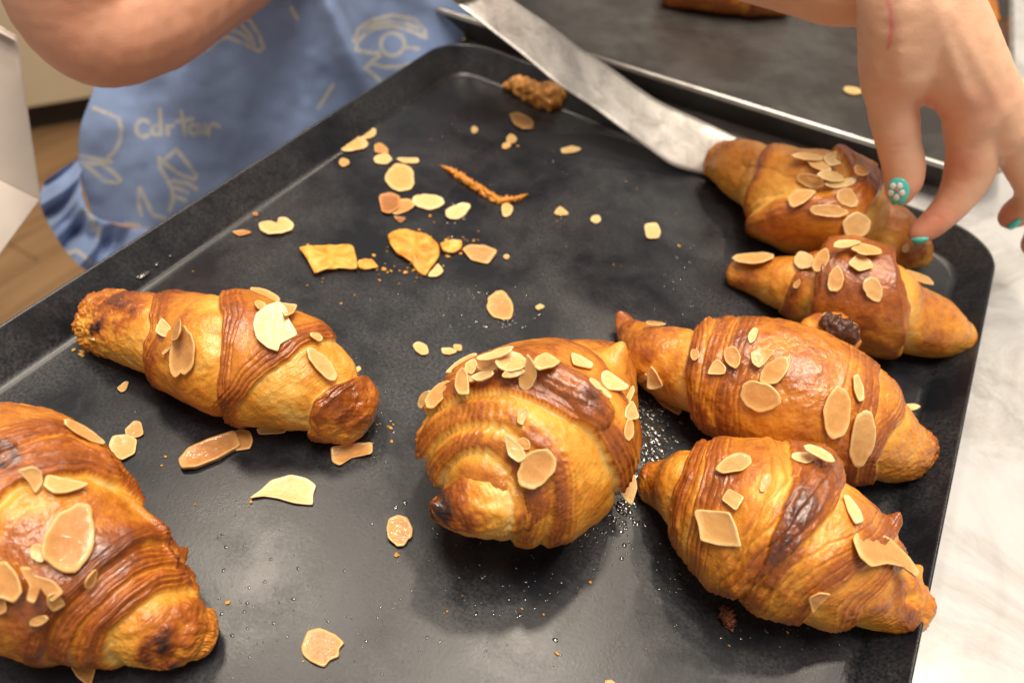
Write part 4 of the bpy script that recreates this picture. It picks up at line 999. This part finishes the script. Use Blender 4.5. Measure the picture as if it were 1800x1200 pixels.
chains = [
    # palm and back of the hand
    [(1590, -110, .36, 78), (1594, -40, .362, 82), (1598, 40, .368, 84), (1590, 100, .378, 76)],
    [(1600, -110, .36, 78), (1622, -10, .365, 80), (1668, 92, .372, 74), (1704, 160, .380, 60), (1714, 200, .385, 48)],
    [(1620, -60, .36, 66), (1680, 62, .372, 62), (1732, 158, .382, 54), (1770, 225, .39, 46)],
    [(1600, 60, .378, 78), (1650, 110, .384, 72), (1700, 140, .388, 66)],
    # thumb
    [(1590, 60, .374, 76), (1573, 130, .384, 58), (1570, 180, .392, 43), (1575, 225, .399, 39.5), (1582, 262, .405, 36), (1588, 295, .409, 35), (1588, 322, .412, 31), (1584, 338, .414, 24)],
    # index finger, bent at both joints
    [(1712, 150, .382, 56), (1708, 205, .390, 47), (1708, 255, .398, 43), (1706, 295, .405, 42), (1690, 335, .411, 36), (1665, 368, .416, 29), (1640, 392, .420, 25), (1620, 406, .423, 20), (1611, 411, .424, 15)],
    # middle finger
    [(1752, 190, .388, 50), (1790, 240, .396, 46), (1812, 295, .404, 40), (1822, 335, .414, 34), (1806, 362, .424, 29), (1785, 376, .430, 26), (1774, 384, .433, 19)],
    [(1790, 190, .392, 50), (1836, 250, .400, 42), (1852, 340, .41, 36), (1838, 400, .43, 29), (1822, 430, .436, 25)],
    # left forearm, elbow and upper arm (beyond the top of the frame)
    [(1600, -70, .372, 82), (1510, -48, .392, 90), (1380, -82, .40, 92), (1240, -128, .42, 96), (1000, -260, .50, 100), (800, -380, .62, 100), (680, -400, .70, 110)],
    # right arm with bent elbow, close above the carton
    [(60, -240, .37, 108), (105, -80, .385, 112), (128, 0, .40, 108), (165, 44, .41, 104), (235, 20, .425, 112), (310, -30, .45, 112), (400, -98, .48, 112), (520, -230, .56, 112), (600, -330, .66, 118)],
    # torso inside the dress
    [(620, -380, .74, 150), (560, -200, .78, 160), (500, 0, .82, 165), (420, 200, .87, 165), (360, 380, .92, 160)],
]
V, F = capsule_union(chains)
tmp = mesh_np('tmp', V, F); md = tmp.modifiers.new('r', 'REMESH'); md.mode = 'VOXEL'; md.voxel_size = .00125; md.use_smooth_shade = True
sm = tmp.modifiers.new('s', 'SMOOTH'); sm.factor = .5; sm.iterations = 14
dg = bpy.context.evaluated_depsgraph_get(); ev = tmp.evaluated_get(dg)
bm_ = bpy.data.meshes.new_from_object(ev); bpy.data.objects.remove(tmp)
nV = len(bm_.vertices); co = np.empty(nV*3, np.float32); bm_.vertices.foreach_get('co', co); co = co.reshape(-1, 3).astype(float)
pp = proj(co)
def pxdist(poly):
    d = np.full(nV, 1e9)
    for (x0, y0), (x1, y1) in zip(poly[:-1], poly[1:]):
        t = np.clip(((pp[:, 0]-x0)*(x1-x0)+(pp[:, 1]-y0)*(y1-y0))/((x1-x0)**2+(y1-y0)**2), 0, 1)
        d = np.minimum(d, np.hypot(pp[:, 0]-x0-t*(x1-x0), pp[:, 1]-y0-t*(y1-y0)))
    return d
def near(px, py, d, r):          # distance to a 3-D point on the hand, in units of r metres
    return np.exp(-(np.linalg.norm(co-deep(px, py, d), axis=1)/r)**2)
red = .6*near(1612, 405, .424, .014)+.45*near(1590, 330, .41, .012)+.5*near(1670, 300, .40, .012)+.5*near(1640, 180, .385, .014)+.6*near(1780, 385, .43, .016)+.35*near(1650, 380, .41, .010)+.3*near(1720, 190, .37, .014)
red += .28*np.clip(fbm(co, 55, 2, 3), 0, 1)+.35*(pp[:, 0] < 500)  # blotchy flush; the whole left arm tinted darker red to paint in its shade
top_ = pp[:, 2] < .375
pen = .62*np.exp(-(pxdist([(1556, -10), (1566, 18), (1568, 50), (1563, 78), (1551, 106)])/4.2)**2)*(pp[:, 2] < .36)
pen += .8*near(1668, 339, .385, .0032)
# crease at the thumb joint
nrm = np.empty(nV*3, np.float32); bm_.vertices.foreach_get('normal', nrm) if hasattr(bm_.vertices[0], 'normal') else None
nrm = nrm.reshape(-1, 3)
cr = .00035*np.exp(-(pxdist([(1560, 262), (1578, 258), (1598, 262)])/2.4)**2)+.00025*np.exp(-(pxdist([(1562, 270), (1580, 267), (1594, 270)])/2.2)**2)
for poly_, dep_ in ((((1668, 262), (1690, 256), (1720, 262)), .03), (((1650, 318), (1672, 312), (1700, 322)), .03), (((1622, 386), (1640, 378), (1655, 384)), .02)):
    cr = cr+.00030*np.exp(-(pxdist(poly_)/2.2)**2)
cr = cr-.0011*np.exp(-(pxdist([(1640, 0), (1700, 170)])/16)**2)-.0009*np.exp(-(pxdist([(1590, -20), (1580, 120)])/18)**2)-.0009*np.exp(-(pxdist([(1668, 20), (1765, 200)])/14)**2)-.0010*np.exp(-(np.hypot(pp[:, 0]-1712, pp[:, 1]-178)/22)**2)
cr = cr-.0008*fbm(co, 70, 2, 9)-.00012*fbm(co, 420, 2, 4)
co = co-nrm*(cr*(pp[:, 0] > 1300))[:, None]-nrm*(fbm(co, 60, 2, 9)*.0006*(pp[:, 0] <= 1300))[:, None]
person = empty('person', (*(deep(420, 200, .75)[:2]), -.9), 'person in a blue printed dress reaching over the trays with teal painted nails', 'person')
off = np.array(person.location)
bm_.vertices.foreach_set('co', (co-off).astype(np.float32).ravel())
for nm, a in (('red', red), ('pen', pen)):
    x = bm_.attributes.new(nm, 'FLOAT', 'POINT'); x.data.foreach_set('value', np.clip(a, 0, 1).astype(np.float32))
bm_.name = 'body'; bm_.materials.clear(); bm_.materials.append(M_skin)
bm_.polygons.foreach_set('use_smooth', np.ones(len(bm_.polygons), bool))
body = bpy.data.objects.new('body', bm_); COL.objects.link(body); body.parent = person
tri = [list(p.vertices) for p in bm_.polygons]
bodyB = BVHTree.FromPolygons([Vector(p) for p in co.tolist()], tri)
m_nail = simple('teal_nail_polish', (.10, .62, .56), .16, 0, .5, 0, 0, 100, .04)
m_white = simple('white_nail_paint', (.85, .82, .80), .3); m_pinkc = simple('pink_nail_paint', (.55, .12, .20), .3)
def on_body(px, py, offd, dref):
    d = _ray(px, py); d /= np.linalg.norm(d)
    h = bodyB.ray_cast(Vector(CAM), Vector(d))
    if h[0] is None or abs(proj(np.array(h[0]))[2]-dref) > .03: h = bodyB.find_nearest(Vector(deep(px, py, dref)))
    n_ = np.array(h[1]); n_ *= np.sign(n_ @ (CAM-np.array(h[0]))) or 1
    return np.array(h[0])+n_*offd
def shell(name, poly, dref, m, offd=.0007, parent=None, dome=.0005):
    O = outline(('p', poly)); c = O.mean(0); n_ = len(O); V = []
    for s2, oo in ((1.0, -.0003), (1.0, offd*.5), (.93, offd), (.7, offd+dome*.5), (.35, offd+dome)):
        for p in O:
            q_ = c+(p-c)*s2; V.append(on_body(q_[0], q_[1], oo, dref))
    V.append(on_body(c[0], c[1], offd+dome*1.1, dref))
    F = [tuple(f) for f in grid_faces(5, n_, True).tolist()]+[(4*n_+j, 4*n_+(j+1) % n_, 5*n_) for j in range(n_)]
    V = np.array(V); o = mesh_np(name, V-off, F, m); o.parent = parent or person
    return o
n1 = shell('nail', [(1562, 320), (1574, 312), (1591, 315), (1599, 328), (1598, 344), (1588, 360), (1573, 366), (1565, 350), (1561, 335)], .41, m_nail)
n1['label'] = 'teal thumb nail with white and pink flower'
fl_pts = []
for k in range(5):
    a = k*1.2566+.3; x, y = 1577+9.5*math.cos(a), 334+10.5*math.sin(a)
    f_ = shell('nail_flower_petal', [(x+5.4*math.cos(t), y+5.8*math.sin(t)) for t in np.linspace(0, 6.28, 7)[:-1]], .41, m_white, .0014, n1, .0002)
shell('nail_flower_center', [(1578+3*math.cos(t), 333+3*math.sin(t)) for t in np.linspace(0, 6.28, 7)[:-1]], .41, m_pinkc, .0018, n1, .0002)
shell('nail', [(1598, 421), (1612, 417), (1634, 417), (1628, 424), (1612, 431), (1599, 430)], .423, m_nail)
shell('nail', [(1767, 400), (1778, 390), (1793, 382), (1797, 388), (1788, 399), (1773, 407)], .432, m_nail)

# ---- dress
def dress_material():
    m, nt, b = mat('blue_chambray'); co_ = obj_co(nt)
    n = noise_n(nt, 1200, 2, .6, co_); n2 = noise_n(nt, 25, 4, .6, co_)
    v = math_(nt, 'ADD', math_(nt, 'MULTIPLY', n.outputs[0], .5), math_(nt, 'MULTIPLY', n2.outputs[0], .3))
    r = ramp(nt, [(.25, (.20, .285, .50)), (.7, (.30, .41, .68))], v)
    mx = N(nt, 'ShaderNodeMix', data_type='RGBA'); mx.inputs[7].default_value = (.62, .58, .47, 1)
    lk(nt, attr(nt, 'print').outputs['Fac'], mx.inputs[0]); lk(nt, r.outputs[0], mx.inputs[6]); lk(nt, mx.outputs[2], b.inputs['Base Color'])
    b.inputs['Roughness'].default_value = .85; b.inputs['Sheen Weight'].default_value = .2
    bump(nt, b, n.outputs[0], .3, .0005); return m
M_dress = dress_material()
def arc(cx, cy, rx, ry, a0=0, a1=360, n=16):
    return [(cx+rx*math.cos(math.radians(a0+(a1-a0)*i/n)), cy+ry*math.sin(math.radians(a0+(a1-a0)*i/n))) for i in range(n+1)]
PRINT = [[(350, 95), (366, 84), (388, 68), (402, 66), (430, 78), (455, 90), (463, 84), (455, 62), (440, 38), (428, 26)], [(405, 52), (425, 60), (446, 78), (440, 62), (425, 45)],
         arc(690, 78, 21, 20), [(622, 72), (630, 52), (652, 36), (690, 27), (728, 34), (746, 52), (748, 66), (738, 62), (716, 52), (690, 46), (660, 50), (640, 62), (628, 74), (626, 88), (645, 92), (666, 94)],
         [(735, 50), (715, 42), (690, 38), (660, 42), (640, 54)], [(668, 98), (655, 108), (642, 120), (655, 130), (668, 142)], [(655, 112), (675, 118), (700, 118), (725, 112)], [(712, 84), (735, 86)],
         [(165, 190), (190, 200), (208, 208), (213, 225), (210, 250), (200, 268), (190, 276)],
         # handwritten word
         arc(252, 226, 13, 15, 320, 50, 12), [(281, 192), (283, 236)], arc(275, 229, 8, 8), [(294, 222), (295, 236), (295, 226), (304, 221)],
         [(318, 196), (323, 218), (326, 238)], [(311, 214), (338, 210)], arc(340, 228, 7, 8, 30, 330), [(350, 220), (351, 234), (360, 234), (360, 220)], [(366, 236), (367, 222), (376, 218), (385, 222)],
         [(143, 274), (170, 280), (195, 284), (165, 288), (145, 286), (165, 302), (182, 318), (205, 322), (212, 316), (196, 300), (180, 290)],
         [(310, 262), (330, 288), (345, 308), (342, 315), (320, 308), (298, 294), (280, 278), (282, 296), (292, 312), (302, 330), (305, 350), (298, 370)], [(305, 318), (330, 322), (345, 332)], [(308, 330), (330, 338)], [(308, 345), (326, 352)], [(285, 284), (300, 272), (310, 262)],
         [(246, 330), (256, 352), (270, 378), (290, 384)], [(246, 330), (243, 355), (248, 378)], [(220, 392), (245, 396)], [(150, 370), (165, 390), (160, 405), (175, 400), (172, 420)], [(120, 445), (135, 440), (150, 452), (160, 462)], [(512, 15), (522, 32)], [(585, 150), (560, 190)]]
def cloth(name, ctrl, depth_f, nu, nv, fold_f, m, parent, back=None):
    rows_ = [np.array(r_, float) for r_ in ctrl]
    G = np.array([catmull(np.c_[r_, np.zeros(len(r_))], nu)[0][:, :2] for r_ in rows_])     # rows x nu x 2
    Q = np.array([catmull(np.c_[G[:, i], np.zeros(len(rows_))], nv)[0][:, :2] for i in range(nu)]).transpose(1, 0, 2)  # nv x nu x 2
    u = np.linspace(0, 1, nu)[None]+0*Q[..., 0]; v_ = np.linspace(0, 1, nv)[:, None]+0*Q[..., 0]
    dep = depth_f(Q[..., 0], Q[..., 1], u, v_)+fold_f(Q[..., 0], Q[..., 1], u, v_)
    rr = (np.stack([Q[..., 0]-900, -(Q[..., 1]-600), np.full(u.shape, -FPX)], -1)) @ R.T
    Pf = CAM+rr*(dep/FPX)[..., None]
    x, y = Q[..., 0].ravel(), Q[..., 1].ravel(); d = np.full(len(x), 1e9)
    for poly in PRINT:
        for (x0, y0), (x1, y1) in zip(poly[:-1], poly[1:]):
            L2 = (x1-x0)**2+(y1-y0)**2+1e-9
            t = np.clip(((x-x0)*(x1-x0)+(y-y0)*(y1-y0))/L2, 0, 1)
            d = np.minimum(d, np.hypot(x-x0-t*(x1-x0), y-y0-t*(y1-y0)))
    pr = .78*(1-sstep(2.0, 5.5, d))*np.clip(.9+.8*fbm(np.stack([x/14, y/14, 0*x], 1), 1, 2, 2), .3, 1)
    Pb = Pf-np.array([0, 0, 0])+(Pf-CAM)/np.linalg.norm(Pf-CAM, axis=2)[..., None]*.0012
    n_ = nu*nv; F = grid_faces(nv, nu); Vv = np.concatenate([Pf.reshape(-1, 3), Pb.reshape(-1, 3)])
    bd = [i for i in range(nu)]+[i*nu+nu-1 for i in range(1, nv)]+[(nv-1)*nu+i for i in range(nu-2, -1, -1)]+[i*nu for i in range(nv-2, 0, -1)]
    sd = np.array([(a, b, b+n_, a+n_) for a, b in zip(bd, bd[1:]+bd[:1])])
    o = mesh_np(name, Vv-off, np.concatenate([F, F[:, ::-1]+n_, sd]), m, None, dict(print=np.r_[pr, pr])); o.parent = parent
    return o
dd = lambda x, y, u, v_: .530+.10*(y+120)/600+.13*(np.abs(u-.42)*1.15)**2.2
def folds(x, y, u, v_):
    f = .006*np.sin((x*.9+y*.5)/46)+.004*np.sin((x*.55-y*.75)/27+1.3)
    P3 = np.stack([x/120, y/120, 0*x], -1).reshape(-1, 3); nz = fbm(P3, 1.0, 3, 5).reshape(x.shape)
    edge_ = -.012*np.exp(-((x-(575+.45*y))/26)**2)
    return f*.6+nz*.006+edge_
cloth('dress', [[(215, -120), (420, -130), (600, -130), (760, -125), (850, -120)], [(175, 60), (360, 50), (540, 40), (700, 30), (828, 20)], [(166, 150), (330, 150), (500, 145), (660, 130), (800, 100)],
                [(140, 230), (290, 240), (450, 235), (610, 215), (740, 180)], [(142, 310), (270, 330), (410, 320), (560, 290), (700, 250)], [(165, 385), (270, 402), (400, 400), (540, 360), (680, 320)]],
      dd, 420, 300, folds, M_dress, person)
dr = lambda x, y, u, v_: .622+.02*(1-v_)-.02*np.exp(-((v_-.0)/.3)**2)+0*x
def rf(x, y, u, v_):
    return (.011*np.sin(u*62+2*np.sin(u*9))+.005*np.sin(u*131+1))*(v_**.7)+.004*np.sin(v_*7+u*20)
cloth('hem_ruffle', [[(150, 270), (142, 320), (158, 372), (205, 395), (300, 402), (420, 395), (560, 350)],
                     [(105, 300), (108, 345), (128, 395), (180, 425), (300, 432), (430, 420), (580, 380)],
                     [(78, 318), (70, 348), (92, 405), (150, 474), (300, 490), (450, 470), (600, 430)]],
      dr, 420, 60, rf, M_dress, person)

# ------------------------------------------------------------------ grease, droplets and crumbs
def grease_material():
    m, nt, b = mat('melted_butter_droplets')
    b.inputs['Base Color'].default_value = (.035, .034, .030, 1); b.inputs['Roughness'].default_value = .13
    b.inputs['Specular IOR Level'].default_value = 1.0; b.inputs['Coat Weight'].default_value = .8; b.inputs['Coat Roughness'].default_value = .06
    return m
M_grease = grease_material()
rng = np.random.RandomState(8)
bm = bmesh.new(); bmesh.ops.create_uvsphere(bm, u_segments=10, v_segments=8, radius=1)
dv = np.array([v.co[:] for v in bm.verts]); df = [[v.index for v in f.verts] for f in bm.faces]; bm.free()
Vs, Fs, k = [], [], 0
clusters = [(1130, 762, 22, 34, 420, .4, 1.6), (1118, 700, 14, 30, 60, .3, 1.0), (1098, 868, 12, 40, 130, .3, 1.1), (1060, 930, 34, 30, 40, .2, .6), (1050, 940, 30, 30, 70, .15, .5), (880, 566, 30, 8, 26, .4, 1.0), (850, 540, 50, 30, 34, .2, .6),
            (1190, 520, 25, 30, 24, .3, .8), (780, 520, 60, 30, 50, .15, .5), (800, 400, 10, 22, 12, .4, 1.0), (760, 250, 50, 30, 16, .4, .9), (840, 960, 60, 40, 26, .15, .35), (450, 700, 120, 60, 40, .15, .5),
            (660, 700, 25, 60, 34, .2, .6), (1050, 350, 90, 80, 30, .2, .7), (930, 1040, 60, 40, 40, .2, .7), (640, 1000, 200, 90, 90, .12, .45), (1590, 735, 18, 18, 16, .4, 1.1), (1180, 1000, 40, 60, 40, .2, .5),
            (520, 1120, 120, 50, 60, .12, .5), (420, 1080, 20, 60, 30, .15, .5), (1400, 1110, 60, 30, 20, .2, .6), (700, 895, 8, 6, 4, .5, 1.0), (970, 320, 60, 60, 12, .3, .7), (1210, 450, 20, 40, 14, .3, .8), (1640, 640, 20, 60, 10, .3, .8)]
for cx, cy, sx, sy, n_, r0, r1 in clusters:
    for _ in range(n_):
        x, y = cx+rng.randn()*sx, cy+rng.randn()*sy; p = at(x, y, .0)
        if not (.02 < p[0] < TW-.02 and p[1] < -.02): continue
        r_ = (r0+(r1-r0)*rng.rand()**3)*.00125
        a = rng.rand()*6.28; st = 1+rng.rand()*.8
        q_ = dv*[r_*st, r_, r_*.38]; c_, s2 = math.cos(a), math.sin(a)
        q_ = np.stack([q_[:, 0]*c_-q_[:, 1]*s2, q_[:, 0]*s2+q_[:, 1]*c_, q_[:, 2]], 1)+[p[0], p[1], .0001]
        Vs.append(q_); Fs += [[i+k for i in f] for f in df]; k += len(dv)
for (x, y, r_, st) in ((253, 483, 1.6, 2.6), (275, 465, 1.0, 1.4), (299, 450, .9, 1.2), (242, 487, .9, 1.2)):
    z_ = 0
    for _ in range(20): z_ = .5*z_+.5*max(.0002, (1-(at(x, y, z_)[0]-.0012)/.0145)*.017)
    p = at(x, y, z_+.0002); q_ = dv*[r_*.001, r_*st*.001, r_*.0006]; Vs.append(q_+p); Fs += [[i+k for i in f] for f in df]; k += len(dv)
o = mesh_np('grease_droplets', np.concatenate(Vs), Fs, M_grease); tag(o, 'tiny droplets of melted butter beading on the black tray', kind='stuff')
Vs, Fs, k = [], [], 0
bm = bmesh.new(); bmesh.ops.create_icosphere(bm, subdivisions=1, radius=1); iv = np.array([v.co[:] for v in bm.verts]); jf = [[v.index for v in f.verts] for f in bm.faces]; bm.free()
for cx, cy, sx, sy, n_ in ((730, 440, 40, 30, 40), (700, 470, 30, 15, 14), (600, 480, 60, 20, 8), (150, 615, 16, 8, 8), (900, 400, 250, 150, 26), (400, 800, 200, 120, 14), (900, 1080, 300, 60, 24), (1220, 730, 60, 40, 10), (1540, 1110, 30, 14, 10), (660, 750, 14, 10, 8), (805, 432, 22, 10, 22)):
    for _ in range(n_):
        x, y = cx+rng.randn()*sx, cy+rng.randn()*sy; p = at(x, y, .0004)
        if not (.02 < p[0] < TW-.02 and p[1] < -.02): continue
        r_ = .0003+.0011*rng.rand()**3
        Vs.append(iv*(r_*(.6+rng.rand(3)*.8)*[1, 1, .6])*(1+.25*rng.randn(len(iv), 1))+p); Fs += [[i+k for i in f] for f in jf]; k += len(iv)
Vc = np.concatenate(Vs)
o = mesh_np('crumbs', Vc, Fs, M_pastry, None, dict(bake=.35+.2*fbm(Vc, 60, 1), glaze=np.zeros(len(Vc))), smooth=False); tag(o, 'fine golden crumbs dusted over the black tray', kind='stuff')
